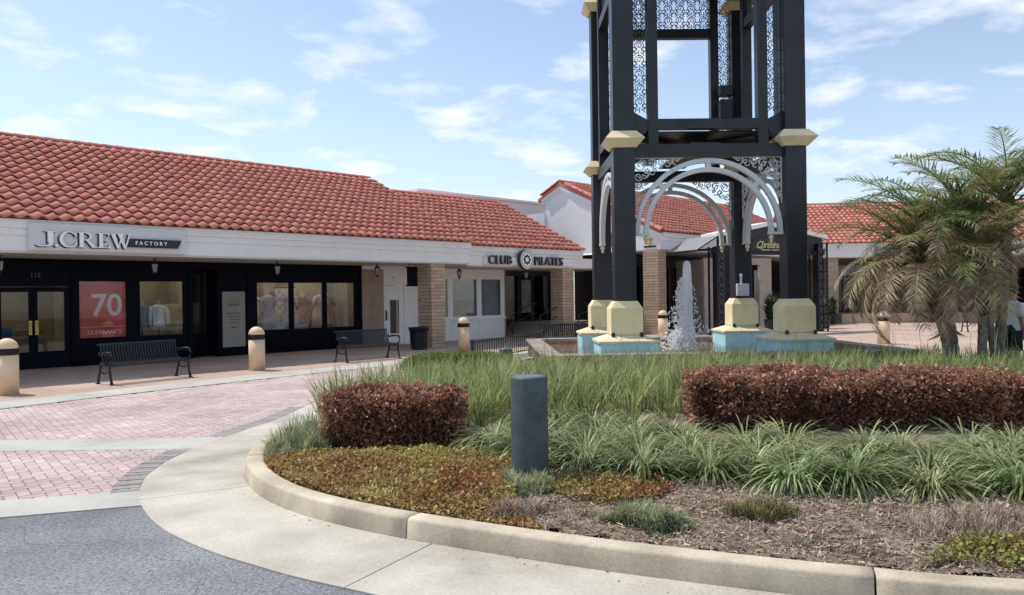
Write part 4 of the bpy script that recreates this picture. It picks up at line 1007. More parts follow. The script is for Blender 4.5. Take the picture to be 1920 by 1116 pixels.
# clumps of variegated strap leaved border grass, one thing each
def clump_mesh(seed):
    r = random.Random(seed); mb = MB()
    for k in range(400):
        a = r.uniform(0, 6.28); rr = r.uniform(0, .12); t = r.random()
        blade(mb, rr*math.cos(a), rr*math.sin(a), -.02, r.uniform(.32, .56), r.uniform(.005, .0085), a+r.uniform(-.5, .5), .05+1.05*t**.9, r.uniform(1.2, 2.6), 6)
    return mb.mesh('border_grass', liri_m)
CM = [clump_mesh(50+k) for k in range(6)]
clumps = []
row1 = smoothpath([(-.20, 7.75), (.55, 7.05), (1.25, 6.62), (1.85, 6.35), (2.5, 6.12), (3.2, 5.98), (3.9, 5.9), (4.6, 5.95), (5.4, 6.1), (6.6, 6.4), (8.0, 6.9)], .05)
acc = 0; last = row1[0]; clumps.append((row1[0].x, row1[0].y, 1.0, 0))
for p in row1[1:]:
    acc += (p-last).length; last = p
    if acc > .54: clumps.append((p.x+rp.uniform(-.08, .08), p.y+rp.uniform(-.10, .10), rp.uniform(.88, 1.28), 0)); acc = 0
for row_, (dy, sc_) in enumerate(((.45, 1.0), (.88, .98), (1.30, .95)), 1):
    acc = .2; last = row1[0]
    for p in row1:
        acc += (p-last).length; last = p
        if acc > .45 and (dy < 1.2 or p.x < 1.7): clumps.append((p.x+.12+rp.uniform(-.1, .1), p.y+dy+rp.uniform(-.08, .08), rp.uniform(.88, 1.08)*sc_, row_)); acc = 0
ORD = 'first second third fourth fifth sixth seventh eighth ninth tenth eleventh twelfth thirteenth fourteenth fifteenth sixteenth seventeenth eighteenth nineteenth twentieth twenty-first twenty-second twenty-third twenty-fourth twenty-fifth'.split()
ROW = ('front row beside the mulch', 'second row behind the mulch', 'third row before the long hedge', 'rear row before the tall grass'); cnt_ = [0]*4
for k, (x, y, s, row_) in enumerate(clumps):
    o = link('border_grass', CM[k % 6], None, (x, y, zbed(x, y)-.015), (rp.uniform(-.06, .06), rp.uniform(-.06, .06), rp.uniform(0, 6.28))); o.scale = (s, s, s*rp.uniform(.92, 1.08))
    tag(o, 'strap leaved clump, %s from the short hedge, %s' % (ORD[cnt_[row_]], ROW[row_]), 'plant', 'strap leaved border grass clumps', 'thing'); cnt_[row_] += 1

def leaf(mb, p, l, w, r):
    a, e, t = r.uniform(0, 6.28), r.uniform(-.6, 1.2), r.uniform(-1, 1)
    d_ = Vector((math.cos(a)*math.cos(e), math.sin(a)*math.cos(e), math.sin(e))); u = d_.cross(Vector((math.sin(t), .3, math.cos(t)))).normalized()*w
    mb.add([p, p+d_*l*.5+u, p+d_*l, p+d_*l*.5-u], [(0, 1, 2, 3)])
# burgundy clipped hedges
bur = M('burgundy_leaf', (.31, .155, .105), .45, .4, 3.5, rnd=.65, hue=.035, trans=.35, c2=(.40, .225, .155)); twig = M('twig', (.10, .065, .05), .9)
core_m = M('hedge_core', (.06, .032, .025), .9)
def hedge(lb, pathpts, halfd, hfun, nleaf, seed, n_stem=60):
    r = random.Random(seed); root = thing('hedge', lb, 'hedge', (pathpts[0][0], pathpts[0][1], 0)); ox, oy = pathpts[0]
    P = smoothpath(pathpts, .06); N_ = len(P)
    mb = MB(); core = MB(); stem = MB()
    def pt(s, v): 
        i = min(N_-2, int(s*(N_-1))); p = P[i].lerp(P[i+1], s*(N_-1)-i); t = (P[i+1]-P[i]).normalized(); q = p+Vector((-t.y, t.x))*v*halfd
        return q
    def endf(s):      # rounded ends
        e = min(s, 1-s)*((P[-1]-P[0]).length)/.45; return min(1, .25+.75*math.sqrt(max(0, min(1, e))))
    cnt = 0
    while cnt < nleaf:
        s = r.random(); face = r.random(); v = r.uniform(-1, 1)*endf(s); q = pt(s, v); z0 = zbed(q.x, q.y); H_ = hfun(s)*(.84+.16*endf(s)); lump = .07*noise.noise(Vector((q.x*1.7, q.y*1.7, 1)))+.03*noise.noise(Vector((q.x*5, q.y*5, 1)))
        if face < .36: z = z0+H_+lump-abs(r.gauss(0, .035)) - .10*abs(v)**3 + (.07*r.random()**2 if r.random() < .15 else 0)
        else:
            u = r.random(); z = z0+.01+(H_-.03+lump)*u; bul = 1+.20*noise.noise(Vector((q.x*2.6, z*3.0, seed)))+.10*noise.noise(Vector((q.x*7, z*7, seed)))-.16*(1-u)-.22*max(0, u-.72)/.28
            v = (1 if r.random() < .5 else -1)*endf(s)*bul*(1-.05*abs(r.gauss(0, 1))); q = pt(s, v)
            if r.random() < .20:
                se = r.choice((0, 1)); s = .01*r.random() if se == 0 else 1-.01*r.random(); q = pt(s, r.uniform(-.7, .7)); tt = (P[1]-P[0]).normalized() if se == 0 else (P[-2]-P[-1]).normalized(); q = q+Vector((r.uniform(-.05, .05), r.uniform(-.05, .05)))-tt*.04*u
        # thin patches low down
        if z-z0 < .20 and noise.noise(Vector((q.x*3, q.y*3, 5))) > -.05 and r.random() < .5: cnt += 1; continue
        leaf(mb, Vector((q.x-ox+r.gauss(0, .022), q.y-oy+r.gauss(0, .022), z)), r.uniform(.02, .06), r.uniform(.007, .017), r); cnt += 1
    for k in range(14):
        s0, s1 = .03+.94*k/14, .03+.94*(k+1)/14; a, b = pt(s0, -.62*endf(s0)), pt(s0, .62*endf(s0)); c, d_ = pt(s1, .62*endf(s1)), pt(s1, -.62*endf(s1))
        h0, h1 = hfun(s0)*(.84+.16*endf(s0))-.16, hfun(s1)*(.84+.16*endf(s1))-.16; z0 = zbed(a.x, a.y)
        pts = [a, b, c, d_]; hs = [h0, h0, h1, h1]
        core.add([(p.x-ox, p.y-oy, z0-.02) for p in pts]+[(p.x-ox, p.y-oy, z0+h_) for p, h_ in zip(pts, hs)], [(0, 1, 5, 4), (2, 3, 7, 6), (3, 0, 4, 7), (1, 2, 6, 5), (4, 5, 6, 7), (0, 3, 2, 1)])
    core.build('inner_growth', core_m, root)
    for k in range(n_stem):
        s = r.random(); q = pt(s, r.uniform(-.85, .5)); z0 = zbed(q.x, q.y); dx, dy = r.uniform(-.1, .1), r.uniform(-.1, .1)
        stem.tube([(q.x-ox, q.y-oy, z0-.03), (q.x-ox+dx*.5, q.y-oy+dy*.5, z0+.2), (q.x-ox+dx*1.3, q.y-oy+dy, z0+.42)], r.uniform(.004, .008), 4, [1, .8, .5])
    for k in range(n_stem*3):      # stray shoots breaking the outline
        s = r.random(); v = r.uniform(-1, 1)*endf(s); q = pt(s, v); zt = zbed(q.x, q.y)+hfun(s)*(.84+.16*endf(s))-.04; p0 = Vector((q.x-ox, q.y-oy, zt)); d_ = Vector((r.gauss(0, .35), r.gauss(0, .35)+v*.4, 1)).normalized()*r.uniform(.05, .15)
        stem.tube([p0, p0+d_*.6, p0+d_], .0022, 3, [1, .8, .5])
        for w_ in range(5): leaf(mb, p0+d_*(.3+.16*w_), r.uniform(.025, .045), .010, r)
    stem.build('stems', twig, root); root.children[-1]['kind'] = 'stuff'
    tag(mb.build('foliage', bur, root), kind='stuff')
    return root
hedge('short burgundy leaved clipped hedge at the rounded end of the bed', [(-1.90, 8.42), (-1.25, 8.22), (-.60, 8.15)], .46, lambda s: .585+.03*math.sin(s*7), 34000, 3, 40)
hedge('long burgundy leaved clipped hedge behind the strap leaved clumps', [(1.98, 8.50), (2.8, 8.42), (4.0, 8.35), (5.3, 8.25), (6.6, 8.2), (8.6, 8.4)], .52, lambda s: .555+.03*math.sin(s*19)+.02*math.sin(s*43)-.18*max(0, s-.3)/.7, 90000, 5, 60)
# low rounded clipped green hedge near the pool
gh = thing('hedge', 'low rounded clipped green hedge beyond the tall grass', 'hedge', (-1.15, 16.4, -.09)); mb = MB(); gl_ = M('box_leaf', (.14, .19, .05), .5, .2, 5, rnd=.4, hue=.02, trans=.35, c2=(.19, .23, .075))
for k in range(15000):
    a = rp.uniform(0, 6.28); e = rp.random()**.7*math.pi/2; sx, sy = 1.28, .85
    p = Vector((sx*math.cos(a)*math.cos(e)**.6, sy*math.sin(a)*math.cos(e)**.6, .16+.44*math.sin(e)**.6))*rp.uniform(.95, 1.02)
    leaf(mb, p, rp.uniform(.03, .05), rp.uniform(.010, .016), rp)
tag(mb.build('foliage', gl_, gh), kind='stuff')
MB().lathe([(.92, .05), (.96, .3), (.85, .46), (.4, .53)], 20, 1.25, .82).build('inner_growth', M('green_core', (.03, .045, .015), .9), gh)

# ground covers
def cover(name, lb, poly, n, mat, hmin, hmax, l, w, seed, dens=None, patch=1.2):
    r = random.Random(seed); mb = MB(); xs = [p[0] for p in poly]; ys = [p[1] for p in poly]; c = 0; tries = 0
    while c < n and tries < n*12:
        tries += 1; x, y = r.uniform(min(xs), max(xs)), r.uniform(min(ys), max(ys))
        if not inpoly(x, y, poly): continue
        nz = noise.noise(Vector((x*patch, y*patch, seed)))
        if dens is not None and nz < dens+r.uniform(-.25, .25): continue
        mound = hmin+(hmax-hmin)*(.5+.5*noise.noise(Vector((x*3.1, y*3.1, seed+2))))
        z = zbed(x, y)+mound*(r.random()**.55)
        leaf(mb, Vector((x, y, z)), r.uniform(*l), r.uniform(*w), r); c += 1
    return tag(mb.build(name, mat), lb, 'ground cover', kind='stuff')
oran = M('jasmine_leaf', (.47, .215, .105), .48, .25, 1.3, rnd=.5, hue=.035, trans=.32, c2=(.40, .37, .125), detail=8)
OC = [(p.x, p.y) for p in [off(i, -.19) for i in range(near_idx(.12, 5.0), near_idx(-2.66, 7.6))]]+[(-2.3, 7.75), (-1.8, 7.72), (-.5, 7.62), (-.05, 7.3), (.02, 6.7), (-.02, 6.1), (.05, 5.5)]
cover('ground_cover', 'orange and yellow leaved ground cover at the rounded end of the bed', OC, 19000, oran, .015, .14, (.02, .05), (.009, .017), 21)
cover('ground_cover', 'loose yellow and orange ground cover patch beside the slate post', [(.25, 6.2), (.5, 5.75), (1.0, 5.75), (1.3, 6.15), (.95, 6.5), (.45, 6.6)], 3000, oran, .03, .10, (.02, .04), (.008, .014), 23, dens=-.1, patch=2.5)
cover('ground_cover', 'yellow green ground cover patch against the kerb below bare stems', [(2.35, 4.45), (3.6, 4.15), (4.3, 4.2), (4.1, 4.65), (2.8, 4.8)], 3600, M('yellow_leaf', (.40, .33, .08), .5, .3, 4, rnd=.45, hue=.03, trans=.3, c2=(.24, .26, .08)), .03, .12, (.02, .04), (.008, .014), 25, dens=-.15, patch=2.2)
def spiky(name, lb, poly, n, mat, h, seed, dens=-.2, patch=2.0, w=.0035):
    r = random.Random(seed); mb = MB(); xs = [p[0] for p in poly]; ys = [p[1] for p in poly]; c = 0; tries = 0
    while c < n and tries < n*12:
        tries += 1; x, y = r.uniform(min(xs), max(xs)), r.uniform(min(ys), max(ys))
        if not inpoly(x, y, poly) or noise.noise(Vector((x*patch, y*patch, seed))) < dens: continue
        a = r.uniform(0, 6.28); mx_, my_ = (min(xs)+max(xs))/2, (min(ys)+max(ys))/2; q_ = math.hypot((x-mx_)/(max(xs)-min(xs)), (y-my_)/(max(ys)-min(ys)))*2
        hq = h*(max(.15, 1-q_**2)*.75+.35+.7*noise.noise(Vector((x*7, y*7, seed)))); z = zbed(x, y)+max(0, hq)*.5*r.random()
        if r.random() < q_**3*.8: continue
        blade(mb, x, y, z, max(.03, hq)*r.uniform(.3, .9), w*r.uniform(.7, 1.5), a, r.uniform(.2, 1.3), r.uniform(0, .8), 2); c += 1
    return tag(mb.build(name, mat), lb, 'ground cover', kind='stuff')
gry = M('juniper_leaf', (.30, .345, .21), .6, .25, 5, rnd=.45, hue=.04, trans=.35, c2=(.36, .38, .22))
def ell(cx, cy, rx, ry, n=14): return [(cx+rx*math.cos(2*math.pi*k/n), cy+ry*math.sin(2*math.pi*k/n)) for k in range(n)]
spiky('low_shrub', 'grey green feathery shrub patch at the tip of the bed', ell(-2.25, 8.25, .36, .75), 7000, gry, .26, 31, -.5)
spiky('low_shrub', 'sage green feathery shrub patch next to the kerb in the mulch', ell(.88, 5.28, .36, .26), 5200, gry, .13, 33, -.35)
spiky('low_shrub', 'sage green sparse shrub patch at the foot of the slate post', ell(.02, 6.28, .34, .30), 2600, gry, .15, 35, -.2)
dry = M('dry_stem', (.32, .245, .19), .85, .3, 5, rnd=.45, hue=.02, c2=(.38, .30, .235))
spiky('dry_stems', 'dry brown purple stems standing over the mulch near the kerb', ell(3.15, 5.0, .75, .42), 3200, dry, .15, 37, -.3, w=.002)
spiky('dry_stems', 'thin dry stems scattered in the mulch beside the orange cover', ell(.10, 5.55, .36, .28), 1500, dry, .14, 39, -.2, w=.002)
spiky('dry_stems', 'wispy olive and dry stems in the middle of the mulch', ell(1.75, 5.35, .45, .30), 1500, M('olive_stem', (.16, .14, .055), .8, .3, 5, rnd=.4, hue=.03), .12, 41, -.1, w=.0025)
# mulch chips
chip = M('mulch_chip', (.265, .19, .135), .9, .3, 9, rnd=.65, hue=.015, c2=(.35, .27, .205))
mb = MB(); c = 0
while c < 24000:
    x, y = rp.uniform(-.4, 6.5), rp.uniform(3.9, 6.8)
    if not inpoly(x, y, BED) or (y > 6.1+.45*rp.random() and x > .6): continue
    a = rp.uniform(0, 6.28); l = rp.uniform(.006, .03)*(1.5 if rp.random() < .06 else 1); w = rp.uniform(.002, .006); e = rp.gauss(0, .28); d_ = Vector((math.cos(a)*math.cos(e), math.sin(a)*math.cos(e), math.sin(e)))*l; u = Vector((-math.sin(a), math.cos(a), rp.gauss(0, .3)))*w
    p = Vector((x, y, zbed(x, y)+rp.uniform(.006, .022))); mb.add([p-d_-u, p+d_-u*.6, p+d_+u*.6, p-d_+u], [(0, 1, 2, 3)]); c += 1
for k in range(260):   # fallen leaves
    x, y = rp.uniform(.2, 5.5), rp.uniform(4.1, 6.3)
    if inpoly(x, y, BED): leaf(mb, Vector((x, y, zbed(x, y)+.025)), rp.uniform(.03, .06), rp.uniform(.012, .02), rp)
tag(mb.build('mulch', chip), 'brown shredded bark mulch strewn over the bed', 'mulch', kind='stuff')

# ---------------------------------------------------------------- palms
frond_g = M('frond_green', (.19, .255, .10), .5, .25, 3, rnd=.45, hue=.03, trans=.4, c2=(.26, .30, .125))
frond_y = M('frond_olive', (.33, .285, .13), .55, .25, 3, rnd=.45, hue=.03, trans=.4, c2=(.38, .325, .165))
frond_b = M('frond_dry', (.46, .335, .235), .7, .25, 4, rnd=.45, hue=.015, trans=.35, c2=(.53, .41, .30))
def frond_mesh(seed, mat, droop, ln=1.55):
    r = random.Random(seed); mb = MB(); n = 16; pts = []; ang = R(62)*(1-.25*droop); x = z = 0
    for k in range(n+1):
        pts.append(Vector((x, 0, z))); st_ = ln/n; x += st_*math.cos(ang); z += st_*math.sin(ang); ang -= R(3.6+5.0*droop)*(.45+k/n)*1.0
    mb.tube(pts, .012, 4, [1.3-1.15*k/n for k in range(n+1)])
    nl = 50
    for s in (-1, 1):
        for q in range(nl):
            t = .10+.90*q/nl+r.uniform(-.006, .006); f = min(t, .999)*n; i = int(f); p = pts[i].lerp(pts[i+1], f-i); tg = (pts[i+1]-pts[i]).normalized()
            l = .33*math.sin(math.pi*min(1, .18+.80*t))**.7*r.uniform(.7, 1.15)+.05; up = Vector((0, 1, 0)).cross(tg)*-1
            d_ = (tg*(.55+.35*t)+Vector((0, s, 0))*r.uniform(.55, 1.05)+Vector((0, 0, 1))*r.uniform(-.12, .45)*(1-.7*droop)).normalized()
            w = .0068; u = d_.cross(Vector((0, 0, 1))).normalized()*w
            m1 = p+d_*l*.5; e = p+d_*l+Vector((0, 0, -l*(.06+.40*droop)*r.uniform(.4, 1.2)))
            mb.add([p-u*.6, p+u*.6, m1+u, m1-u, e], [(0, 1, 2, 3), (3, 2, 4)])
    return mb.mesh('frond', mat)
FG = [frond_mesh(60+k, frond_g, .05+.17*k) for k in range(4)]; FY = [frond_mesh(70+k, frond_y, .3+.2*k) for k in range(3)]; FD = [frond_mesh(80+k, frond_b, .7+.25*k) for k in range(3)]
bark = M('palm_bark', (.17, .145, .125), .95, .3, 14, bump=1.0, bscale=40, c2=(.24, .21, .185)); dkb = M('palm_boot', (.075, .055, .045), .95, .3, 20, bump=1, bscale=40)
def palm(lb, base, top, nf, seed, rtr=.085, sc_=1.0, skirt=1.0):
    r = random.Random(seed); b = Vector(base); t = Vector(top)-b
    root = thing('palm_tree', lb, 'palm', base, 0, 'palms at the end of the planted island')
    pts = [Vector((0, 0, -.1)), t*.25+Vector((.03, 0, 0)), t*.5+Vector((.04, .02, 0)), t*.78+Vector((.02, 0, 0)), t]
    pp_ = smoothpath([(p.x, p.y, p.z) for p in pts], .07); k_ = len(pp_)
    MB().tube(pp_, rtr, 12, [1.2-.25*i/k_+.10*(i % 2) for i in range(k_)]).build('trunk', bark, root)
    mb = MB()
    for q in range(90):       # old leaf bases
        f = .52+.48*r.random(); p = t*f; a = r.uniform(0, 6.28); d_ = Vector((math.cos(a), math.sin(a), .9)).normalized()
        mb.tube([p+Vector((math.cos(a), math.sin(a), 0))*rtr*.8, p+Vector((math.cos(a), math.sin(a), 0))*rtr+d_*r.uniform(.08, .16)], .018, 4, [1, .5])
    mb.lathe([(rtr*.9, 0), (rtr*1.5, .25), (rtr*1.4, .5), (rtr*.6, .65)], 10, c=(t.x, t.y, t.z-.35)); mb.build('leaf_bases', dkb, root); root.children[-1]['kind'] = 'stuff'
    for q in range(nf):
        f = (q+.5)/nf; a = q*2.39996
        if f > skirt or (seed in (3, 4, 5) and f > .42 and math.cos(a) > -.1 and math.sin(a) < .75): continue
        a = a+r.uniform(-.25, .25)
        # upper fronds green and upright, middle olive, lowest dry and hanging
        if f < .34: me = r.choice(FG+FG+FY[:1]); pit = R(10)-R(50)*f
        elif f < .56: me = r.choice(FY+FG[2:]+FD[:1]); pit = R(-14)-R(36)*(f-.34)/.22
        else: me = r.choice(FD+FD+FY); pit = R(-40)-R(46)*(f-.56)/.44
        m_ = Matrix.Translation(t+Vector((0, 0, .12-.35*f))) @ Matrix.Rotation(a, 4, 'Z') @ Matrix.Rotation(-pit, 4, 'Y') @ Matrix.Rotation(r.uniform(-.3, .3), 4, 'X') @ Matrix.Scale(sc_*r.uniform(.85, 1.12)*(1 if f < .7 else .85), 4)
        o = link('frond', me, root); o.matrix_basis = m_
    return root
palm('date palm with drooping dry fronds leaning towards the fountain corner', (7.9, 13.9, .25), (7.35, 13.9, 2.25), 52, 1, .062, 1.18, .86)
palm('date palm with thick dark trunk and tall green top fronds', (8.1, 14.15, .25), (7.75, 14.25, 2.7), 50, 2, .085, 1.22, .84)
palm('low crowned date palm with olive fronds in front of the dark trunk', (8.28, 13.7, .25), (8.2, 13.5, 2.15), 46, 3, .065, 1.08, .84)
palm('date palm with pale slanting trunk near the standing person', (8.70, 13.9, .25), (8.35, 14.1, 2.85), 50, 4, .06, 1.22, .82)
palm('tallest date palm next to the standing person', (9.0, 14.4, .25), (9.25, 14.4, 3.25), 50, 5, .08, 1.28, .64)
palm('date palm whose wide crown overhangs the standing person', (10.5, 13.6, .25), (10.3, 13.5, 3.3), 46, 6, .09, 1.25, .58)

# small weeds and sprigs coming up through the mulch
spr = random.Random(91); mb = MB()
for k in range(70):
    x, y = spr.uniform(.3, 5.2), spr.uniform(4.2, 6.2)
    if not inpoly(x, y, BED) or min((p.x-x)**2+(p.y-y)**2 for p in KQ) < .06: continue
    for q in range(spr.randint(8, 40)):
        a = spr.uniform(0, 6.28); rr = abs(spr.gauss(0, .06)); blade(mb, x+rr*math.cos(a), y+rr*math.sin(a), zbed(x, y), spr.uniform(.02, .09), spr.uniform(.0015, .004), a, spr.uniform(.2, 1.2), spr.uniform(0, 1), 2)
tag(mb.build('low_weeds', M('weed_leaf', (.23, .215, .11), .6, .35, 2, rnd=.5, hue=.05, trans=.2, c2=(.26, .28, .13))), 'small olive weeds sprouting through the bark mulch', 'weeds', kind='stuff')

# ================================================================== ENTRANCE CANOPY
EC = thing('entrance_canopy', 'black iron entrance canopy with vine scroll posts and white peaked trim', 'canopy', (8.45, 31.0, 0), R(24))
scr = M('scroll_grey', (.10, .105, .115), .5)
def lattice(x, y, w, h, name='scroll_post'):
    mb = MB()
    for sx in (-1, 1):
        for sy in (-1, 1): mb.box(x+sx*w/2-.03, x+sx*w/2+.03, y+sy*.25-.03, y+sy*.25+.03, 0, h)
    mb.box(x-w/2+.08, x+w/2-.08, y-.12, y+.12, 0, h); p = mb.build(name, dark, EC)
    mb = MB(); n = int(h/.36)
    for k in range(n):
        for sx in (-1, 1):
            cz = .25+k*.36; fn = lambda u, v, q: (x+sx*w*.25+sx*u, y-.27+q, v)
            mb.ribbon(spiral((0, cz), .13*w, .03, 20+40*(k % 3), 400, 12), .022, .02, fn); mb.ribbon(arc2((.05*w, cz-.16), .12*w, -40, 120, 6), .02, .02, fn); mb.ribbon([(-.15*w, cz-.2), (0, cz-.06), (.2*w, cz+.08)], .018, .02, fn)
    tag(mb.build('vine_scroll', scr, p), kind='stuff'); return p
lattice(0, 0, .95, 3.55); lattice(5.1, 0, .5, 3.75)
MB().box(-.5, 5.4, -.1, .12, 3.25, 3.42).box(-.5, -.36, -.1, 2.6, 3.43, 3.5).box(5.26, 5.4, -.1, 2.6, 3.43, 3.5).build('frame_beam', dark, EC)
tri = [(-.2, 3.42), (5.35, 3.42), (5.35, 4.02), (2.35, 4.50), (-.2, 4.0)]
MB().prism(tri, .02, .10, lambda u, v, h: (u, h, v)).build('tympanum', M('tympanum', (.03, .032, .036), .6), EC)
mb = MB(); f_ = lambda u, v, h: (u, h, v)
mb.prism([(-.35, 3.93), (2.35, 4.44), (2.35, 4.60), (-.35, 4.09)], -.16, .9, f_); mb.prism([(2.351, 4.44), (5.5, 3.95), (5.5, 4.11), (2.351, 4.60)], -.16, .9, f_); mb.build('rake_trim', white, EC)
mb = MB(); mb.add([(-.36, -.25, 3.98), (-.36, 1.8, 3.98), (-1.40, 1.8, 3.42), (-1.40, -.25, 3.42), (-.36, -.25, 3.95), (-.36, 1.8, 3.95), (-1.40, 1.8, 3.39), (-1.40, -.25, 3.39)], [(0, 1, 2, 3), (7, 6, 5, 4), (0, 3, 7, 4), (2, 1, 5, 6), (3, 2, 6, 7)]); mb.build('side_awning', M('awning_grey', (.24, .245, .245), .8, .1), EC)
MB().tube([(-1.40, -.25, 3.40), (-.36, -.25, 3.97)], .025).tube([(-1.40, -.25, 3.38), (-1.40, 1.8, 3.38)], .03).tube([(-1.40, -.25, 3.38), (-.4, -.25, 3.38)], .03).build('awning_frame', dark, EC)
# rear entrance wall with opening, red curtain
wall_open('entrance_wall', EC, M('entry_cream', (.50, .44, .38), .8), 1.2, 5.0, 0, 3.25, 2.7, 2.8, [(1.9, 4.3, 0, 2.95)])
MB().box(1.4, 4.8, 4.9, 5.0, 0, 3.2).box(1.4, 1.5, 2.8, 4.9, 0, 3.2).build('entry_room', M('entry_room', (.40, .35, .31), .8), EC)
vs = []; n = 30
for k in range(n): vs += [(3.1+.9*k/n, 3.3+.06*math.sin(k*1.4), .05), (3.1+.9*k/n+.05*math.sin(k*.4), 3.3+.06*math.sin(k*1.4), 2.75)]
MB().add(vs, [(2*k, 2*k+2, 2*k+3, 2*k+1) for k in range(n-1)]).build('red_curtain', M('curtain_red', (.22, .025, .035), .7), EC)
CS = thing('shop_sign', 'dark sign with gold script lettering over the canopy entrance', 'sign', (8.45, 31.0, 0), R(24))
board = [(1.55, 3.30), (3.60, 3.30), (3.70, 3.45), (3.65, 3.86), (2.6, 4.02), (1.50, 3.86), (1.45, 3.45)]
MB().prism(board, -.06, .015, f_).build('board', M('sign_charcoal', (.022, .023, .026), .5), CS)
gold = M('gold_letter', (.60, .50, .26), .4)
put_text('script_letter', 'Christina', .40, gold, CS, (1.66, -.068, 3.53), ext=.006, shear=.35, offset=.004, space=.88)
mb = MB(); mb.ribbon([(1.65, 3.56), (1.9, 3.50), (2.1, 3.54)], .02, .012, lambda u, v, h: (u, -.072+h, v)); mb.build('flourish', gold, CS)
MB().box(1.95, 2.45, -.072, -.062, 3.41, 3.46).box(2.52, 2.92, -.072, -.062, 3.41, 3.46).build('strapline', M('pale_letter', (.6, .6, .56), .5), CS)

# ================================================================== SHOP WINDOW GOODS
def goods(label, cat, s, y, z, name, rz=0, group=None):
    return thing(name, label, cat, L2W(s, y, z), AZ+rz, group)
def dress(label, s, y, z, mat, sc_=1.0, full=True):
    r = goods(label, 'dress form', s, y, z, 'dress_form')
    MB().lathe([(.055, 1.42), (.05, 1.50), (.052, 1.53), (.02, 1.545)], 14, c=(0, 0, 0)).build('neck', M('form_cream', (.62, .52, .40), .7), r)
    w = lambda a, k: 1+(.10*math.sin(a*9) if k < 6 else 0)
    MB().lathe([(.34, .30), (.30, .6), (.25, .85), (.17, 1.02), (.14, 1.08), (.16, 1.18), (.185, 1.28), (.19, 1.36), (.13, 1.42), (.06, 1.44)] if full else [(.19, .80), (.18, .95), (.165, 1.08), (.175, 1.18), (.19, 1.28), (.195, 1.36), (.13, 1.42), (.06, 1.44)], 28, 1, .72, wob=w).build('garment', mat, r, smooth=True)
    mb = MB()
    for q in (-1, 1): mb.tube([(q*.17, 0, 1.36), (q*.25, -.02, 1.22), (q*.27, -.04, 1.08 if full else .86)], .062, 9, [1, 1.05, .9])
    mb.build('sleeves', mat, r, smooth=True)
    MB().tube([(0, 0, 0), (0, 0, .5 if full else .85)], .018).lathe([(.17, 0), (.17, .02)], 16).build('stand', black, r)
    return r
def checks(name, a, b, sc_):
    mt = bpy.data.materials.new(name); mt.use_nodes = True; nt = mt.node_tree; g_ = N(nt, 'ShaderNodeTexCoord'); c = N(nt, 'ShaderNodeTexChecker'); c.inputs['Scale'].default_value = sc_; c.inputs[1].default_value = (*a, 1); c.inputs[2].default_value = (*b, 1)
    nt.links.new(g_.outputs['Object'], c.inputs[0]); nt.links.new(c.outputs[0], nt.nodes['Principled BSDF'].inputs[0]); MATS[name] = mt; return mt
ging = checks('gingham', (.52, .44, .55), (.75, .72, .74), 14); lil = M('lilac_cloth', (.55, .46, .56), .8, .1, 8); wht = M('white_cloth', (.72, .72, .72), .8, .06); blu = M('blue_cloth', (.20, .27, .36), .8, .1); pch = M('peach_cloth', (.66, .48, .38), .8, .1)
dress('lilac checked dress on a form in the middle display window', 7.98, .62, .40, ging)
dress('pale lilac dress on a form in the first of the triple windows', 7.28, .72, .40, lil)
dress('peach draped dress on a form in the last of the triple windows', 9.22, .75, .40, pch)
dress('white blouse form at the edge of the first triple window', 6.82, .8, .36, wht, full=False)
dress('dark hanging robe form behind the peach dress', 9.75, 1.15, .36, M('robe_rust', (.25, .13, .08), .8), full=True)
dress('rust patterned form between the checked and peach dresses', 8.68, 1.0, .40, M('rust_cloth', (.42, .24, .16), .8, .4, 12), full=True)
dress('short white jacket on a form beside the blue shirt', 3.72, .55, .16, wht, full=False)
dress('blue shirt on a form in the window beside the red poster', 3.28, .62, .16, blu, full=False)
for lb, s, y, z, mt, n in (('stack of folded pale clothes beside the checked dress', 8.42, .6, .60, lil, 5), ('stack of folded white clothes below the white jacket', 3.72, .45, .55, wht, 3), ('stack of folded clothes in the first triple window', 7.52, .55, .60, wht, 6)):
    r = goods(lb, 'clothes', s, y, z, 'folded_clothes', .1)
    for k in range(n): MB().box(-.19+.01*(k % 2), .19, -.13, .13+.008*(k % 3), k*.05, k*.05+.045).build('folded_garment', mt, r, bevel=.015)
bp_ = goods('lilac checked cloth backdrop hanging in the middle display window', 'backdrop', 8.35, 1.55, .62, 'cloth_backdrop')
MB().box(-.38, .38, 0, .03, 0, 1.45).build('cloth', checks('gingham_big', (.42, .36, .50), (.70, .66, .70), 7), bp_); MB().tube([(-.42, .015, 1.47), (.42, .015, 1.47)], .015).build('rail', black, bp_)
dt = goods('display table of folded clothes seen through the double doors', 'table', .15, 1.7, 0, 'display_table')
MB().box(-.9, .9, -.4, .4, .74, .79).build('tabletop', M('table_wood', (.40, .29, .19), .6), dt)
for q in (-1, 1):
    for w_ in (-1, 1): MB().box(q*.84-.03, q*.84+.03, w_*.34-.03, w_*.34+.03, .02, .74).build('leg', MATS['table_wood'], dt)
for lb, dx, mt, n in (('bright blue folded sweaters on the display table', -.05, M('bright_blue', (.04, .16, .42), .8), 5), ('pink folded tops on the display table', .42, M('pink_cloth', (.55, .25, .26), .8), 4), ('cream folded tops on the display table', -.52, M('cream_cloth', (.62, .56, .46), .8), 6)):
    r = goods(lb, 'clothes', .15+dx, 1.65, .79, 'folded_clothes')
    for k in range(n): MB().box(-.18, .18, -.13, .13, k*.05, k*.05+.045).build('folded_garment', mt, r, bevel=.015)

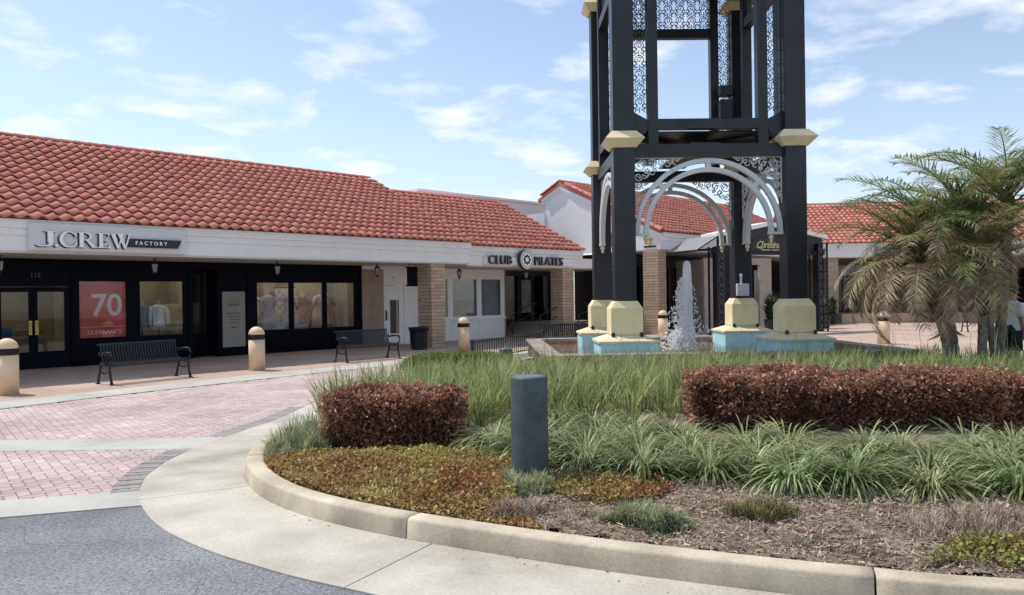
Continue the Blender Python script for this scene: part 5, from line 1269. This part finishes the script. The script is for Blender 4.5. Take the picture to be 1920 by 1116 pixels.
# ================================================================== POTS, BINS
def pot(lb, x, y, h, seed, mat, lm, pr=.25, spread=.9):
    r = random.Random(seed); root = thing('potted_plant', lb, 'plant', (x, y, 0))
    MB().lathe([(pr*.75, 0), (pr, .5), (pr*1.06, .52), (pr*1.06, .58), (pr*.9, .58)], 16).build('pot', mat, root, smooth=False)
    mb = MB()
    for k in range(420):
        a = r.uniform(0, 6.28); blade(mb, r.gauss(0, .06), r.gauss(0, .06), .5+r.random()*(h-1.0)*.8, r.uniform(.3, .7), .02, a, r.uniform(.1, 1.1), r.uniform(.3, 1.4)*spread, 3)
    mb.tube([(0, 0, .5), (.02, 0, h*.6), (0, .02, h*.85)], .02, 6); tag(mb.build('foliage', lm, root), kind='stuff')
potm = M('dark_pot', (.02, .022, .026), .5); pl_m = M('pot_leaf', (.05, .085, .03), .5, .2, 5, rnd=.4, trans=.2)
pot('tall plant in a dark pot beside the canopy doorway', 10.75, 32.2, 1.9, 1, potm, pl_m)
pot('bushy fern in a dark pot beside the narrow canopy post', 14.3, 35.5, 1.6, 2, potm, M('fern_leaf', (.16, .20, .05), .5, .2, 5, rnd=.4, trans=.3), .3, 1.4)
pot('dark leafy shrub in a pot by the far brick column', 16.6, 40.2, 1.7, 3, potm, pl_m, .3, 1.3)
pot('dark leafy shrub behind the low brick planter wall', 20.3, 41.9, 1.8, 4, potm, pl_m, .35, 1.5)
pot('dark leafy shrub near the tall black bin', 24.2, 42.0, 1.9, 5, potm, pl_m, .35, 1.5)
bn_ = thing('litter_bin', 'tall black bin standing before the low brick planter wall', 'bin', (22.2, 40.0, 0))
MB().box(-.42, .42, -.35, .35, .03, 1.0).build('body', potm, bn_, bevel=.04); MB().frustum(.46, 1.0, .46, 1.06).frustum(.44, 1.06, .25, 1.18).build('lid', potm, bn_)

# ================================================================== PERSON
PR = thing('person', 'person in a white shirt and dark shorts standing behind the palms', 'person', (10.0, 15.45, 0), R(100))
def skin_body(V, E, rad, name, mat, parent, root=0, sub=2):
    me = bpy.data.meshes.new(name); me.from_pydata(V, E, []); me.materials.append(mat); o = link(name, me, parent)
    sk = o.modifiers.new('skin', 'SKIN'); sk.use_smooth_shade = True
    if not me.skin_vertices: 
        bm = bmesh.new(); bm.from_mesh(me); bm.verts.layers.skin.verify(); bm.to_mesh(me); bm.free()
    for k, d_ in enumerate(me.skin_vertices[0].data): d_.radius = (rad[k][0], rad[k][1]) if isinstance(rad[k], tuple) else (rad[k], rad[k]); d_.use_root = (k == root)
    ss = o.modifiers.new('sub', 'SUBSURF'); ss.levels = sub; ss.render_levels = sub
    return o
skinm = M('skin', (.34, .20, .14), .55, .06, 6)
V = [(0, 0, .98), (0, 0, 1.15), (0, 0, 1.36), (0, 0, 1.47), (0, .01, 1.55), (0, -.01, 1.63), (0, 0, 1.74)]; E_ = [(0, 1), (1, 2), (2, 3), (3, 4), (4, 5), (5, 6)]; rad = [(.15, .10), (.135, .095), (.15, .10), (.055, .055), (.06, .065), (.078, .095), (.055, .065)]
for s in (-1, 1):
    b0 = len(V); V += [(s*.17, 0, 1.40), (s*.21, .01, 1.14), (s*.22, -.04, .90), (s*.22, -.06, .82), (s*.09, 0, .88), (s*.10, -.01, .50), (s*.10, .03, .09), (s*.11, -.10, .035)]
    E_ += [(2, b0), (b0, b0+1), (b0+1, b0+2), (b0+2, b0+3), (0, b0+4), (b0+4, b0+5), (b0+5, b0+6), (b0+6, b0+7)]; rad += [.055, .042, .03, (.02, .038), .085, .058, .038, (.04, .03)]
    for f in range(5):       # fingers and thumb
        k = len(V); dy = -.035+.018*f
        if f < 4: V += [(s*.22, -.06+dy+.02, .77), (s*(.215-.008), -.06+dy+.02, .72-.008*abs(f-1.5)), (s*.20, -.065+dy+.02, .69-.008*abs(f-1.5))]
        else: V += [(s*.21, -.10, .80), (s*.20, -.115, .77), (s*.195, -.115, .745)]
        E_ += [(b0+3, k), (k, k+1), (k+1, k+2)]; rad += [.009, .0085, .008]
skin_body(V, E_, rad, 'body', skinm, PR)
MB().lathe([(.165, .84), (.17, 1.0), (.165, 1.2), (.185, 1.36), (.16, 1.43), (.075, 1.475)], 22, 1.1, .78, wob=lambda a, k: 1+.03*math.sin(a*5+k)).tube([(-.17, 0, 1.41), (-.225, .01, 1.27), (-.235, .01, 1.16)], .075, 10, [1, .95, .95]).tube([(.17, 0, 1.41), (.225, .01, 1.27), (.235, .01, 1.16)], .075, 10, [1, .95, .95]).build('shirt', M('shirt_white', (.80, .81, .84), .8, .05), PR, smooth=True)
MB().lathe([(.168, .80), (.172, .90), (.165, 1.0)], 20, 1.05, .8).tube([(-.09, 0, .88), (-.10, 0, .48)], .105, 12, [1, .95]).tube([(.09, 0, .88), (.10, 0, .48)], .105, 12, [1, .95]).build('shorts', M('shorts_dark', (.02, .022, .03), .8), PR, smooth=True)
mb = MB().lathe([(.085, 1.62), (.095, 1.68), (.09, 1.74), (.06, 1.79), (.01, 1.81)], 16, 1, 1.18, c=(0, .015, 0)); mb.build('hair', M('hair_dark', (.03, .02, .015), .6), PR, smooth=True)
mb = MB().lathe([(.012, -.03), (.018, 0), (.008, .03)], 8, c=(0, -.115, 1.645)); mb.build('nose', skinm, PR)
for s in (-1, 1):
    MB().lathe([(.004, -.009), (.012, 0), (.004, .009)], 8, c=(s*.033, -.098, 1.675)).build('eye', dark, PR); MB().lathe([(.008, -.03), (.018, 0), (.008, .03)], 8, .5, 1, c=(s*.085, .0, 1.655)).build('ear', skinm, PR)
    MB().box(s*.11-.05, s*.11+.05, -.17, .09, 0, .07).build('shoe', wht, PR, bevel=.03)
MB().box(-.025, .025, -.105, -.095, 1.605, 1.613).build('mouth', M('lips', (.25, .10, .09), .6), PR)

# dirt, grit and leaf litter collected in the gutter along the kerb
lit = random.Random(77); mb = MB()
for k in range(1500):
    i = lit.randint(jx-60, near_idx(-2.7, 8.6)); d_ = abs(lit.gauss(0, .10))+.005; p = off(max(1, min(len(KP)-2, i)), d_)+Vector((lit.uniform(-.05, .05), 0))
    a = lit.uniform(0, 6.28); l = lit.uniform(.0015, .005)*(3 if lit.random() < .03 else 1); c, s_ = math.cos(a)*l, math.sin(a)*l
    mb.add([(p.x-c, p.y-s_, .018), (p.x+s_*.5, p.y-c*.5, .019), (p.x+c, p.y+s_, .0195), (p.x-s_*.5, p.y+c*.5, .019)], [(0, 1, 2, 3)])
tag(mb.build('gutter_litter', M('litter_brown', (.22, .16, .11), .9, .3, 20, rnd=.5)), 'brown grit and leaf litter lying along the kerb', 'litter', kind='stuff')
